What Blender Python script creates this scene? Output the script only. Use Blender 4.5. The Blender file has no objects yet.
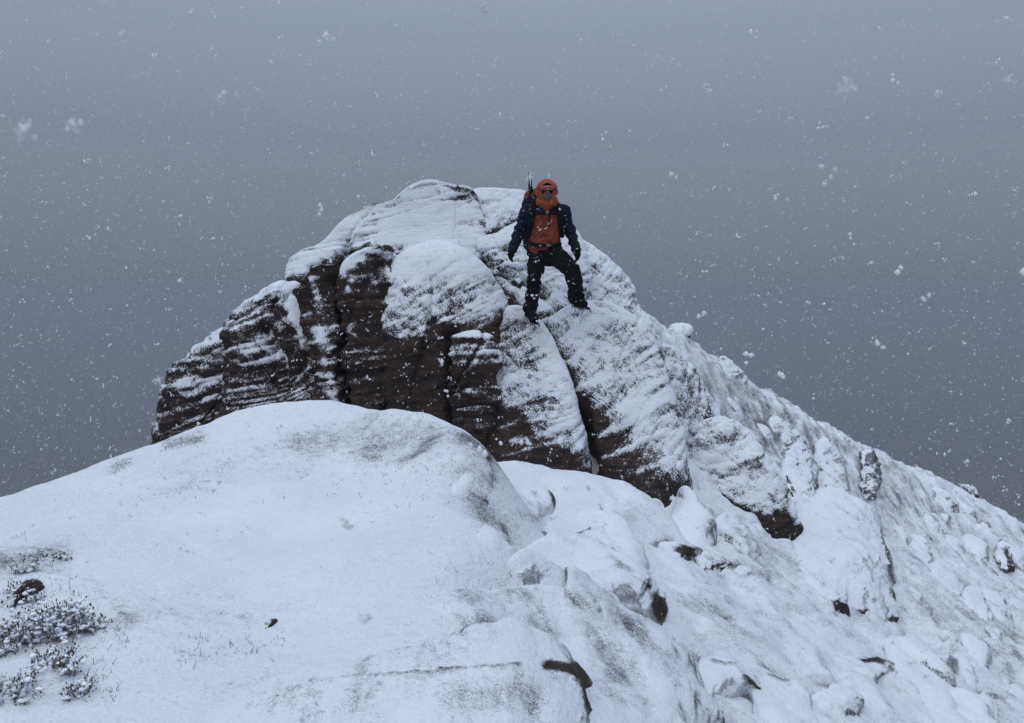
import bpy, bmesh, math, random
import numpy as np
from mathutils import Vector, Matrix

SC = bpy.context.scene
COL = SC.collection
R = math.radians

# ------------------------------------------------------------------ camera
F_PX, CX, CY = 887.0, 512.0, 361.5
PITCH = math.atan((CY - 290.0) / F_PX)          # camera looks slightly down
cam_d = bpy.data.cameras.new('camera')
cam = bpy.data.objects.new('camera', cam_d)
COL.objects.link(cam)
cam.location = (0, 0, 0)
cam.rotation_euler = (math.pi / 2 - PITCH, 0, 0)
cam_d.sensor_width = 36.0
cam_d.lens = 36.0 * F_PX / 1024.0
cam_d.clip_start = 0.05
cam_d.clip_end = 20000
cam_d.dof.use_dof = True
cam_d.dof.focus_distance = 10.5
cam_d.dof.aperture_fstop = 12.0
SC.camera = cam

# ------------------------------------------------------------------ sky light
SUN_EL, SUN_AZ = R(48), R(200)
w = bpy.data.worlds.new('World')
SC.world = w
w.use_nodes = True
nt = w.node_tree
nt.nodes.clear()
wo = nt.nodes.new('ShaderNodeOutputWorld')
bg = nt.nodes.new('ShaderNodeBackground')
sky = nt.nodes.new('ShaderNodeTexSky')
sky.sky_type = 'NISHITA'
sky.sun_disc = False
sky.sun_elevation = SUN_EL
sky.sun_rotation = SUN_AZ
sky.altitude = 900
sky.dust_density = 3.0
hs = nt.nodes.new('ShaderNodeHueSaturation')
hs.inputs['Saturation'].default_value = 0.5
nt.links.new(sky.outputs[0], hs.inputs['Color'])
tc = nt.nodes.new('ShaderNodeTexCoord')
sx = nt.nodes.new('ShaderNodeSeparateXYZ')
nt.links.new(tc.outputs['Generated'], sx.inputs[0])
mr = nt.nodes.new('ShaderNodeMapRange')
mr.inputs['From Min'].default_value = -0.45
mr.inputs['From Max'].default_value = 1.0
nt.links.new(sx.outputs['Z'], mr.inputs['Value'])
cr = nt.nodes.new('ShaderNodeValToRGB')
e = cr.color_ramp.elements
e[0].position = 0.0; e[0].color = (0.9, 1.05, 1.35, 1)
e[1].position = 1.0; e[1].color = (8.2, 9.4, 12.0, 1)
for pos, c in ((0.14, (1.05, 1.16, 1.45)), (0.305, (1.297, 1.493, 2.035)), (0.353, (1.508, 1.736, 2.366)), (0.422, (1.885, 2.178, 2.9)), (0.517, (2.645, 3.059, 4.085)), (0.62, (4.2, 4.9, 6.2)), (0.8, (6.9, 8.0, 10.2))):
    k = e.new(pos); k.color = (*c, 1)
nt.links.new(mr.outputs[0], cr.inputs[0])
mx = nt.nodes.new('ShaderNodeMixRGB')
mx.inputs['Fac'].default_value = 0.96            # thick snow cloud in front of the clear sky
nt.links.new(hs.outputs[0], mx.inputs[1])
nt.links.new(cr.outputs[0], mx.inputs[2])
nt.links.new(mx.outputs[0], bg.inputs[0])
bg.inputs[1].default_value = 0.10
nt.links.new(bg.outputs[0], wo.inputs[0])

sun_d = bpy.data.lights.new('sun', 'SUN')
sun_d.energy = 0.5
sun_d.angle = R(40)
sun_d.color = (1.0, 0.97, 0.93)
sun = bpy.data.objects.new('sun', sun_d)
COL.objects.link(sun)
sd = Vector((math.cos(SUN_EL) * math.sin(SUN_AZ), math.cos(SUN_EL) * math.cos(SUN_AZ), math.sin(SUN_EL)))
sun.rotation_euler = sd.to_track_quat('Z', 'Y').to_euler()

SC.view_settings.view_transform = 'Standard'
SC.view_settings.look = 'None'
SC.view_settings.exposure = 0.16
SC.view_settings.gamma = 1.0
SC.view_settings.use_curve_mapping = False
try:
    SC.cycles.use_denoising = True
    SC.cycles.volume_bounces = 1
    SC.cycles.max_bounces = 6
    SC.cycles.diffuse_bounces = 3
except Exception:
    pass

# ------------------------------------------------------------------ helpers
_cp, _sp = math.cos(PITCH), math.sin(PITCH)


def P(px, py, d):
    """point seen at photo position px, py whose world y is d"""
    px = np.asarray(px, float); py = np.asarray(py, float)
    vx = (px - CX) / F_PX
    vz = -(py - CY) / F_PX
    fy = _cp + vz * _sp
    fz = -_sp + vz * _cp
    t = d / fy
    return np.stack([vx * t, np.broadcast_to(d, vx.shape) * 1.0, fz * t], -1)


def V(px, py, d):
    return Vector(P(px, py, d).tolist())


def _hash(ix, iy, iz, seed):
    h = (ix.astype(np.uint32) * np.uint32(374761393) + iy.astype(np.uint32) * np.uint32(668265263)
         + iz.astype(np.uint32) * np.uint32(2147483647) + np.uint32((seed * 974711) & 0xffffffff))
    h = (h ^ (h >> np.uint32(13))) * np.uint32(1274126177)
    h = (h ^ (h >> np.uint32(16))) * np.uint32(2246822519)
    return h ^ (h >> np.uint32(15))


_G = np.random.RandomState(5).normal(size=(256, 3))
_G /= np.linalg.norm(_G, axis=1)[:, None]


def noise(p, seed=0):
    old = np.seterr(over='ignore')
    p = np.asarray(p, float)
    i = np.floor(p).astype(np.int64)
    f = p - i
    u = f * f * f * (f * (f * 6 - 15) + 10)
    r = np.zeros(p.shape[:-1])
    for dx in (0, 1):
        wx = u[..., 0] if dx else 1 - u[..., 0]
        for dy in (0, 1):
            wy = u[..., 1] if dy else 1 - u[..., 1]
            for dz in (0, 1):
                wz = u[..., 2] if dz else 1 - u[..., 2]
                g = _G[_hash(i[..., 0] + dx, i[..., 1] + dy, i[..., 2] + dz, seed) & 255]
                d = g[..., 0] * (f[..., 0] - dx) + g[..., 1] * (f[..., 1] - dy) + g[..., 2] * (f[..., 2] - dz)
                r += wx * wy * wz * d
    np.seterr(**old)
    return r * 1.6


def fbm(p, octv=4, seed=0, gain=0.5):
    a, r, s = 1.0, 0, 1.0
    for k in range(octv):
        r = r + a * noise(p * s, seed + k * 17)
        a *= gain; s *= 2.03
    return r


def sstep(a, b, x):
    t = np.clip((x - a) / (b - a), 0, 1)
    return t * t * (3 - 2 * t)


def tag(o, label=None, cat=None, group=None, kind=None):
    if label: o['label'] = label
    if cat: o['category'] = cat
    if group: o['group'] = group
    if kind: o['kind'] = kind
    return o


def empty(name, loc):
    o = bpy.data.objects.new(name, None)
    o.empty_display_size = 0.2
    COL.objects.link(o); o.location = loc
    return o


def mesh_obj(name, verts, faces, mat, parent=None, loc=None, smooth=True, attrs=None):
    """verts in world coordinates; the object origin goes to loc"""
    me = bpy.data.meshes.new(name)
    v = np.asarray(verts, float)
    base = Vector(parent.location) if parent else Vector((0, 0, 0))
    if loc is None:
        loc = base
    v = v - np.array(loc)
    faces = np.asarray(faces)
    n, k = faces.shape
    me.vertices.add(len(v)); me.vertices.foreach_set('co', v.ravel())
    me.loops.add(n * k); me.loops.foreach_set('vertex_index', faces.ravel().astype(np.int32))
    me.polygons.add(n); me.polygons.foreach_set('loop_start', (np.arange(n) * k).astype(np.int32))
    if smooth:
        me.polygons.foreach_set('use_smooth', np.ones(n, bool))
    me.update(calc_edges=True)
    me.validate()
    me.update()
    for nm, a in (attrs or {}).items():
        at = me.attributes.new(nm, 'FLOAT', 'POINT'); at.data.foreach_set('value', np.asarray(a, np.float32))
    me.materials.append(mat)
    o = bpy.data.objects.new(name, me)
    COL.objects.link(o)
    if parent:
        o.parent = parent
        o.location = Vector(loc) - base
    else:
        o.location = loc
    return o


def grid_faces(nr, nc, wrap=False, flip=False):
    r = np.arange(nr - 1)[:, None]
    c = np.arange(nc if wrap else nc - 1)[None, :]
    c2 = (c + 1) % nc
    a = r * nc + c; b = r * nc + c2; d = (r + 1) * nc + c; e_ = (r + 1) * nc + c2
    f = np.stack(np.broadcast_arrays(a, b, e_, d), -1).reshape(-1, 4)
    return f[:, ::-1] if flip else f


def vnormals(v, f):
    a, b, c, d = (v[f[:, k]] for k in range(4))
    n = np.cross(c - a, d - b)
    r = np.zeros_like(v)
    for k in range(4):
        for ax in range(3):
            r[:, ax] += np.bincount(f[:, k], weights=n[:, ax], minlength=len(v))
    return r / (np.linalg.norm(r, axis=1)[:, None] + 1e-12)


# ------------------------------------------------------------------ materials
def N(t, typ, **kw):
    n = t.nodes.new(typ)
    for k, v in kw.items():
        if k.startswith('i_'):
            key = k[2:]
            n.inputs[int(key) if key.isdigit() else key.replace('_', ' ')].default_value = v
        else:
            setattr(n, k, v)
    return n


def L(t, a, b):
    t.links.new(a, b)


def snow_rock_material(name, speck=0.55, speck_scale=42.0, rock_a=(0.017, 0.012, 0.010), rock_b=(0.052, 0.034, 0.028),
                       fluff=0.6, lo=0.38, hi=0.66):
    """wet dark sandstone under snow; attribute cover says how much snow has stuck"""
    m = bpy.data.materials.new(name)
    m.use_nodes = True
    t = m.node_tree; t.nodes.clear()
    out = N(t, 'ShaderNodeOutputMaterial')
    geo = N(t, 'ShaderNodeNewGeometry')
    at = N(t, 'ShaderNodeAttribute', attribute_name='cover')
    pos = geo.outputs['Position']
    # rock colour
    n1 = N(t, 'ShaderNodeTexNoise', i_Scale=2.2, i_Detail=8.0, i_Roughness=0.65); L(t, pos, n1.inputs['Vector'])
    r1 = N(t, 'ShaderNodeValToRGB')
    r1.color_ramp.elements[0].position = 0.32; r1.color_ramp.elements[0].color = (*rock_a, 1)
    r1.color_ramp.elements[1].position = 0.72; r1.color_ramp.elements[1].color = (*rock_b, 1)
    L(t, n1.outputs['Fac'], r1.inputs[0])
    n2 = N(t, 'ShaderNodeTexNoise', i_Scale=38.0, i_Detail=5.0, i_Roughness=0.7); L(t, pos, n2.inputs['Vector'])
    mm = N(t, 'ShaderNodeMixRGB', blend_type='MULTIPLY', i_Fac=0.7)
    r2 = N(t, 'ShaderNodeValToRGB')
    r2.color_ramp.elements[0].position = 0.35; r2.color_ramp.elements[0].color = (0.35, 0.34, 0.34, 1)
    r2.color_ramp.elements[1].position = 0.68; r2.color_ramp.elements[1].color = (1.9, 1.8, 1.75, 1)
    L(t, n2.outputs['Fac'], r2.inputs[0]); L(t, r1.outputs[0], mm.inputs[1]); L(t, r2.outputs[0], mm.inputs[2])
    mp = N(t, 'ShaderNodeMapping'); mp.inputs['Rotation'].default_value = (0, R(20), 0); mp.inputs['Scale'].default_value = (0.9, 0.9, 13.0)
    L(t, pos, mp.inputs['Vector'])
    nb = N(t, 'ShaderNodeTexNoise', i_Scale=1.6, i_Detail=6.0, i_Roughness=0.7); L(t, mp.outputs[0], nb.inputs['Vector'])
    rb = N(t, 'ShaderNodeValToRGB')
    rb.color_ramp.elements[0].position = 0.38; rb.color_ramp.elements[0].color = (0.30, 0.28, 0.28, 1)
    rb.color_ramp.elements[1].position = 0.62; rb.color_ramp.elements[1].color = (1.7, 1.6, 1.5, 1)
    L(t, nb.outputs['Fac'], rb.inputs[0])
    mb = N(t, 'ShaderNodeMixRGB', blend_type='MULTIPLY', i_Fac=0.75); L(t, mm.outputs[0], mb.inputs[1]); L(t, rb.outputs[0], mb.inputs[2])
    mm = mb
    # snow mask: cover + clumpy speckle (fine grains and finger sized dabs)
    s1 = N(t, 'ShaderNodeTexNoise', i_Scale=speck_scale, i_Detail=3.0, i_Roughness=0.75); L(t, pos, s1.inputs['Vector'])
    s2 = N(t, 'ShaderNodeTexNoise', i_Scale=speck_scale * 0.22, i_Detail=4.0, i_Roughness=0.6); L(t, pos, s2.inputs['Vector'])
    a1 = N(t, 'ShaderNodeMath', operation='MULTIPLY_ADD', i_1=speck * 2.3, i_2=-speck * 1.15); L(t, s1.outputs['Fac'], a1.inputs[0])
    a2 = N(t, 'ShaderNodeMath', operation='MULTIPLY_ADD', i_1=speck * 1.1, i_2=-speck * 0.55); L(t, s2.outputs['Fac'], a2.inputs[0])
    s = N(t, 'ShaderNodeMath', operation='ADD'); L(t, a1.outputs[0], s.inputs[0]); L(t, a2.outputs[0], s.inputs[1])
    s_ = N(t, 'ShaderNodeMath', operation='ADD'); L(t, s.outputs[0], s_.inputs[0]); L(t, at.outputs['Fac'], s_.inputs[1])
    mk = N(t, 'ShaderNodeMapRange', interpolation_type='SMOOTHSTEP')
    mk.inputs['From Min'].default_value = lo; mk.inputs['From Max'].default_value = hi
    L(t, s_.outputs[0], mk.inputs['Value'])
    # snow colour
    n3 = N(t, 'ShaderNodeTexNoise', i_Scale=1.3, i_Detail=4.0); L(t, pos, n3.inputs['Vector'])
    r3 = N(t, 'ShaderNodeValToRGB')
    r3.color_ramp.elements[0].position = 0.3; r3.color_ramp.elements[0].color = (0.80, 0.83, 0.885, 1)
    r3.color_ramp.elements[1].position = 0.7; r3.color_ramp.elements[1].color = (0.90, 0.92, 0.945, 1)
    L(t, n3.outputs['Fac'], r3.inputs[0])
    cm = N(t, 'ShaderNodeMixRGB'); L(t, mk.outputs[0], cm.inputs[0]); L(t, mm.outputs[0], cm.inputs[1]); L(t, r3.outputs[0], cm.inputs[2])
    rg = N(t, 'ShaderNodeMapRange'); rg.inputs['To Min'].default_value = 0.78; rg.inputs['To Max'].default_value = 0.9
    L(t, mk.outputs[0], rg.inputs['Value'])
    # bump: rock grain, snow standing proud of it, soft snow grain
    b0 = N(t, 'ShaderNodeBump', i_Strength=0.8, i_Distance=0.03); L(t, nb.outputs['Fac'], b0.inputs['Height'])
    b1 = N(t, 'ShaderNodeBump', i_Strength=0.8, i_Distance=0.025); L(t, n2.outputs['Fac'], b1.inputs['Height']); L(t, b0.outputs[0], b1.inputs['Normal'])
    b2 = N(t, 'ShaderNodeBump', i_Strength=0.4, i_Distance=0.010); L(t, mk.outputs[0], b2.inputs['Height']); L(t, b1.outputs[0], b2.inputs['Normal'])
    n4 = N(t, 'ShaderNodeTexNoise', i_Scale=24.0, i_Detail=5.0, i_Roughness=0.62); L(t, pos, n4.inputs['Vector'])
    b3 = N(t, 'ShaderNodeBump', i_Strength=fluff, i_Distance=0.02); L(t, n4.outputs['Fac'], b3.inputs['Height']); L(t, b2.outputs[0], b3.inputs['Normal'])
    bs = N(t, 'ShaderNodeBsdfPrincipled')
    bs.inputs['Specular IOR Level'].default_value = 0.25
    L(t, cm.outputs[0], bs.inputs['Base Color']); L(t, rg.outputs[0], bs.inputs['Roughness']); L(t, b3.outputs[0], bs.inputs['Normal'])
    L(t, bs.outputs[0], out.inputs['Surface'])
    return m


def plain(name, col, rough=0.8, var=0.25, scale=30, bump=0.3, spec=0.3, dist=0.004, metal=0.0, flecks=0.0):
    m = bpy.data.materials.new(name)
    m.use_nodes = True
    t = m.node_tree; t.nodes.clear()
    out = N(t, 'ShaderNodeOutputMaterial')
    tcn = N(t, 'ShaderNodeTexCoord')
    n1 = N(t, 'ShaderNodeTexNoise', i_Scale=float(scale), i_Detail=4.0); L(t, tcn.outputs['Object'], n1.inputs['Vector'])
    r1 = N(t, 'ShaderNodeValToRGB')
    r1.color_ramp.elements[0].position = 0.3; r1.color_ramp.elements[0].color = (*[c * (1 - var) for c in col], 1)
    r1.color_ramp.elements[1].position = 0.7; r1.color_ramp.elements[1].color = (*[min(1, c * (1 + var)) for c in col], 1)
    L(t, n1.outputs['Fac'], r1.inputs[0])
    if flecks:
        nf_ = N(t, 'ShaderNodeTexNoise', i_Scale=46.0, i_Detail=2.0); L(t, tcn.outputs['Object'], nf_.inputs['Vector'])
        mf_ = N(t, 'ShaderNodeMapRange'); mf_.inputs['From Min'].default_value = 0.70 - flecks; mf_.inputs['From Max'].default_value = 0.74 - flecks
        L(t, nf_.outputs['Fac'], mf_.inputs['Value'])
        mxf = N(t, 'ShaderNodeMixRGB'); mxf.inputs[2].default_value = (0.8, 0.83, 0.88, 1)
        L(t, mf_.outputs[0], mxf.inputs[0]); L(t, r1.outputs[0], mxf.inputs[1]); r1 = mxf
    b = N(t, 'ShaderNodeBump', i_Strength=bump, i_Distance=dist); L(t, n1.outputs['Fac'], b.inputs['Height'])
    bs = N(t, 'ShaderNodeBsdfPrincipled', i_Roughness=rough, i_Metallic=metal)
    bs.inputs['Specular IOR Level'].default_value = spec
    L(t, r1.outputs[0], bs.inputs['Base Color']); L(t, b.outputs[0], bs.inputs['Normal']); L(t, bs.outputs[0], out.inputs['Surface'])
    return m


M_ROCK = snow_rock_material('snow_plastered_rock', speck=0.62, speck_scale=62.0)
M_GROUND = snow_rock_material('snow_over_heath', speck=0.50, speck_scale=75.0, rock_a=(0.05, 0.044, 0.042), rock_b=(0.12, 0.105, 0.098), fluff=0.85, lo=0.22, hi=0.80)
M_DUST = snow_rock_material('snow_dusted_rock', speck=0.50, speck_scale=95.0, rock_b=(0.075, 0.06, 0.053), fluff=0.5, lo=0.16, hi=0.78)
M_STONE = snow_rock_material('rimed_stone', speck=0.55, speck_scale=60.0, rock_b=(0.065, 0.05, 0.044), fluff=0.5, lo=0.30, hi=0.72)
M_SNOW = plain('fresh_snow', (0.83, 0.86, 0.9), 0.9, 0.03, 60, 0.4, 0.2)
M_STEM = plain('heather_stem', (0.10, 0.078, 0.072), 0.85, 0.5, 80, 0.3)

# ------------------------------------------------------------------ ground
CP = [
    # near snow dome
    (0, 723, 3.0), (250, 723, 3.15), (430, 723, 3.25), (0, 600, 4.0), (130, 600, 4.2), (250, 600, 4.4), (250, 660, 3.7), (120, 660, 3.5),
    (0, 540, 4.9), (120, 520, 5.5), (250, 540, 5.3), (250, 500, 6.1), (250, 450, 7.2), (330, 420, 7.9), (290, 400, 8.4),
    (350, 406, 8.4), (420, 414, 8.0), (455, 425, 7.6), (485, 447, 7.1), (487, 480, 6.5), (505, 535, 5.5), (512, 570, 5.0),
    (400, 450, 7.1), (400, 520, 5.6), (400, 600, 4.4), (470, 590, 4.6), (340, 600, 4.4), (340, 480, 6.4), (340, 540, 5.3),
    (0, 498, 5.8), (80, 470, 6.6), (163, 443, 7.3), (230, 414, 8.1), (160, 480, 6.4), (440, 650, 3.9), (340, 660, 3.75),
    # lower ground right of the dome
    (545, 505, 8.3), (500, 466, 9.6), (500, 458, 9.1), (540, 466, 9.15), (585, 473, 9.25), (635, 489, 9.35), (688, 494, 9.6), (740, 526, 9.9), (560, 480, 9.6), (620, 500, 9.6), (570, 545, 7.4), (600, 600, 6.0), (560, 600, 5.9), (620, 560, 7.2),
    (530, 640, 4.7), (600, 723, 3.95), (700, 723, 4.7), (640, 650, 5.2), (700, 650, 5.8), (700, 600, 6.9), (700, 540, 8.8), (660, 510, 9.5),
    (780, 545, 10.0), (780, 600, 8.0), (780, 660, 6.5), (850, 723, 5.8), (940, 723, 6.8), (1020, 723, 7.6), (850, 650, 7.6), (940, 650, 9.2),
    (1020, 650, 10.2), (900, 600, 10.0), (1020, 600, 13.5), (960, 570, 14.0), (900, 540, 13.2), (850, 520, 12.6),
    # far slope up to its skyline
    (1060, 553, 23.5), (1024, 535, 22.5), (985, 514, 21.8), (960, 500, 21), (915, 472, 20.2), (860, 446, 19.2), (810, 420, 18), (770, 394, 17),
    (735, 375, 16.4), (700, 345, 15.4), (660, 325, 14.4), (800, 470, 14.2), (750, 440, 13.2), (700, 410, 12.6), (870, 500, 15.2), (960, 540, 17.0),
]
cpw = [P(*c) for c in CP]
SKYL = [(1060, 553, 23.5), (1024, 535, 22.5), (960, 500, 21), (915, 472, 20.2), (860, 446, 19.2), (810, 420, 18), (770, 394, 17), (735, 375, 16.4), (700, 345, 15.4), (660, 325, 14.4)]
for px, py, d in SKYL:
    for dd, dz in ((2.0, 1.3), (6.0, 5.0)):
        q = P(px, py, d + dd); q[2] -= dz; cpw.append(q)
HID = [
    # behind the near dome
    (-3.0, 9.6, -1.9), (-2.0, 9.7, -1.7), (-1.0, 9.7, -1.75), (-0.3, 9.2, -1.9), (0.1, 8.2, -2.0), (0.35, 7.2, -2.1), (0.3, 6.3, -2.1),
    (-4.4, 8.2, -2.5), (-5.2, 7.4, -2.9), (-4.4, 10.0, -3.0), (-5.6, 11.5, -4.5), (-7, 9, -5), (-8, 6.5, -4.8), (-5.5, 5.0, -2.6), (-9, 12, -8), (-9, 3, -4.5),
    # core of the outcrop, inside its slabs
    (-3.9, 12.5, -2.0), (-3.2, 12.6, -1.0), (-2.4, 12.8, -0.1), (-1.6, 13.0, 0.6), (-0.6, 13.2, 0.85), (0.3, 13.2, 0.6), (1.1, 13.0, 0.0), (1.9, 12.8, -0.7), (2.6, 13.0, -1.2),
    (-2.5, 11.2, -1.6), (-1.5, 11.3, -1.2), (-0.5, 11.2, -1.0), (0.5, 11.2, -0.95), (1.3, 11.2, -1.2), (2.0, 11.4, -1.6),
    (-2, 16, -2.0), (0, 17, -1.8), (2, 16.5, -1.6), (-4.5, 15, -5), (-2, 21, -6), (2, 21, -5), (6, 22, -6),
    # behind the photographer
    (-4, 1, -2.0), (-1, 0.5, -1.5), (1.5, 0.5, -1.9), (4, 1, -3.2), (-3, -5, -2.0), (3, -5, -3.0), (7, 2, -5.0), (7, -4, -6), (12, 4, -7.6), (14, 10, -8.0), (13, 15, -7.5), (18, 20, -10),
]
cpw = np.array([list(c) for c in cpw] + [list(map(float, h)) for h in HID])


def rbf_fit(pts, eps=0.35, lam=0.004):
    n = len(pts)
    r = np.sqrt(((pts[:, None, :2] - pts[None, :, :2]) ** 2).sum(-1) + eps * eps)
    A = np.zeros((n + 3, n + 3))
    A[:n, :n] = r - np.eye(n) * lam * 4
    A[:n, n] = 1; A[:n, n + 1:] = pts[:, :2]; A[n, :n] = 1; A[n + 1:, :n] = pts[:, :2].T
    return np.linalg.solve(A, np.concatenate([pts[:, 2], np.zeros(3)]))


_W = rbf_fit(cpw)


def base_h(x, y):
    x = np.asarray(x, float); y = np.asarray(y, float)
    sh = x.shape; x = x.ravel(); y = y.ravel()
    h = np.zeros_like(x)
    n = len(cpw)
    for k in range(n):
        h += _W[k] * np.sqrt((x - cpw[k, 0]) ** 2 + (y - cpw[k, 1]) ** 2 + 0.35 ** 2)
    h += _W[n] + _W[n + 1] * x + _W[n + 2] * y
    # away from the ridge the mountain falls off to the valley floor
    rr = np.hypot(x - 1, y - 10)
    wgt = sstep(13, 26, rr)
    far = -4 - 0.62 * np.maximum(rr - 10, 0)
    far = np.maximum(far, -190 + 12 * noise(np.stack([x / 160, y / 160, x * 0], -1), 9))
    far = far + 6 * noise(np.stack([x / 35, y / 35, x * 0 + 3], -1), 12) * sstep(40, 120, rr)
    h = h * (1 - wgt) + np.minimum(far, h if False else far) * wgt
    return h.reshape(sh)


def ground_h(x, y):
    h = base_h(x, y)
    p = np.stack([x, y, h * 0.6], -1)
    near = 1 - sstep(30, 60, np.hypot(x, y - 10))
    # soft drifts, hidden stones; rougher on the far right slope
    rough = sstep(1.5, 4.5, x - (8 - y) * 0.15) * sstep(6.5, 11, y + x * 0.3)
    mid = sstep(0.0, 1.0, x - 0.2 - (y - 5) * 0.06)
    h = h + near * (0.045 * fbm(p * 0.9, 3, 31) + 0.016 * fbm(p * 3.0, 3, 37) + 0.006 * fbm(p * 11.0, 3, 38))
    pr = np.stack([x * 0.75 + y * 0.25, y * 0.35 - x * 0.2, h * 0.9], -1)
    rd = 0.5 - np.abs(fbm(pr * 1.6, 4, 41))
    h = h + near * rough * (0.13 * (rd - 0.3) + 0.06 * np.maximum(fbm(p * 2.6, 4, 43), 0) + 0.03 * fbm(p * 7.0, 3, 44))
    pl = np.stack([x * 1.1 - y * 0.35, y * 0.9 + x * 0.5, h * 0.2], -1)
    rm = np.abs(fbm(pl * 1.3, 3, 51))
    pd = np.stack([(x * 0.55 + y * 0.83) * 1.5, (x * 0.83 - y * 0.55) * 0.35, h * 0.1], -1)
    rl = 1 - sstep(0.0, 0.16, np.abs(fbm(pd + 0.3 * rm[..., None], 3, 57)))
    h = h + near * mid * (1 - rough) * (0.13 * (0.35 - rm) - 0.05 * rl) - near * rough * 0.05 * rl
    return h


def axis(lo, hi, step, far, grow=1.28):
    a = list(np.arange(lo, hi + step / 2, step))
    s = step; v = a[-1]; up = []
    while v < far: s *= grow; v += s; up.append(v)
    s = step; v = a[0]; dn = []
    while v > -far: s *= grow; v -= s; dn.append(v)
    return np.array(dn[::-1] + a + up)


xs = axis(-8.0, 15.0, 0.042, 3600)
ys_in = [1.6]
while ys_in[-1] < 27: ys_in.append(ys_in[-1] * 1.0045 + 0.002)
s = 0.15; up = []; v = ys_in[-1]
while v < 3600: s *= 1.28; v += s; up.append(v)
s = 0.02; dn = []; v = ys_in[0]
while v > -3600: s *= 1.28; v -= s; dn.append(v)
ys = np.array(dn[::-1] + ys_in + up)
GX, GY = np.meshgrid(xs, ys)
GH = ground_h(GX, GY)
GB = base_h(GX, GY)


def _lookup(G, x, y):
    x = np.asarray(x, float); y = np.asarray(y, float)
    i = np.clip(np.searchsorted(xs, x) - 1, 0, len(xs) - 2); j = np.clip(np.searchsorted(ys, y) - 1, 0, len(ys) - 2)
    u = (x - xs[i]) / (xs[i + 1] - xs[i]); v = (y - ys[j]) / (ys[j + 1] - ys[j])
    return (G[j, i] * (1 - u) + G[j, i + 1] * u) * (1 - v) + (G[j + 1, i] * (1 - u) + G[j + 1, i + 1] * u) * v


def base_q(x, y): return _lookup(GB, x, y)
def ground_q(x, y): return _lookup(GH, x, y)


def to_px(v):
    den = v[:, 1] * _cp - v[:, 2] * _sp
    den = np.where(den > 0.2, den, 1e9)
    return CX + F_PX * v[:, 0] / den, CY - F_PX * (v[:, 2] * _cp + v[:, 1] * _sp) / den


def seg_field(v, segs, seed=0):
    """bare strips: for each (x0, y0, x1, y1, width, amount) a soft strip of wind scoured rock or turf"""
    px, py = to_px(v)
    r = np.zeros(len(v))
    wob = 4.0 * fbm(v * 3.0, 3, 400 + seed)
    for (x0, y0, x1, y1, wd, amt) in segs:
        ax, ay = x1 - x0, y1 - y0
        t = np.clip(((px - x0) * ax + (py - y0) * ay) / (ax * ax + ay * ay + 1e-9), 0, 1)
        d_ = np.hypot(px - x0 - t * ax, py - y0 - t * ay + wob * min(1, wd / 4))
        r = np.maximum(r, amt * np.exp(-(d_ / wd) ** 2))
    return r


gv = np.stack([GX, GY, GH], -1).reshape(-1, 3)
gf = grid_faces(len(ys), len(xs))
gn = vnormals(gv, gf)
X, Y, Z = gv[:, 0], gv[:, 1], gv[:, 2]
rough_m = sstep(1.5, 4.5, X - (8 - Y) * 0.15) * sstep(6.5, 11, Y + X * 0.3)
pat = fbm(gv * np.array([0.8, 0.8, 0.8]), 4, 71)
pat2 = fbm(np.stack([X * 2.2 - Y * 0.6, Y * 1.4 + X, Z * 2], -1), 4, 73)
streak = fbm(np.stack([X * 3.5 + Z * 1.5, Y * 1.2, Z * 3.5 - X * 1.2], -1), 4, 75)
cover = 0.95 + 0.22 * (gn[:, 2] - 0.9) - 0.10 * np.maximum(pat, 0) - 0.10 * np.maximum(pat2, 0)
cover -= rough_m * (0.07 + 0.16 * np.maximum(streak, 0) + 0.32 * np.maximum(0.80 - gn[:, 2], 0))
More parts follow.
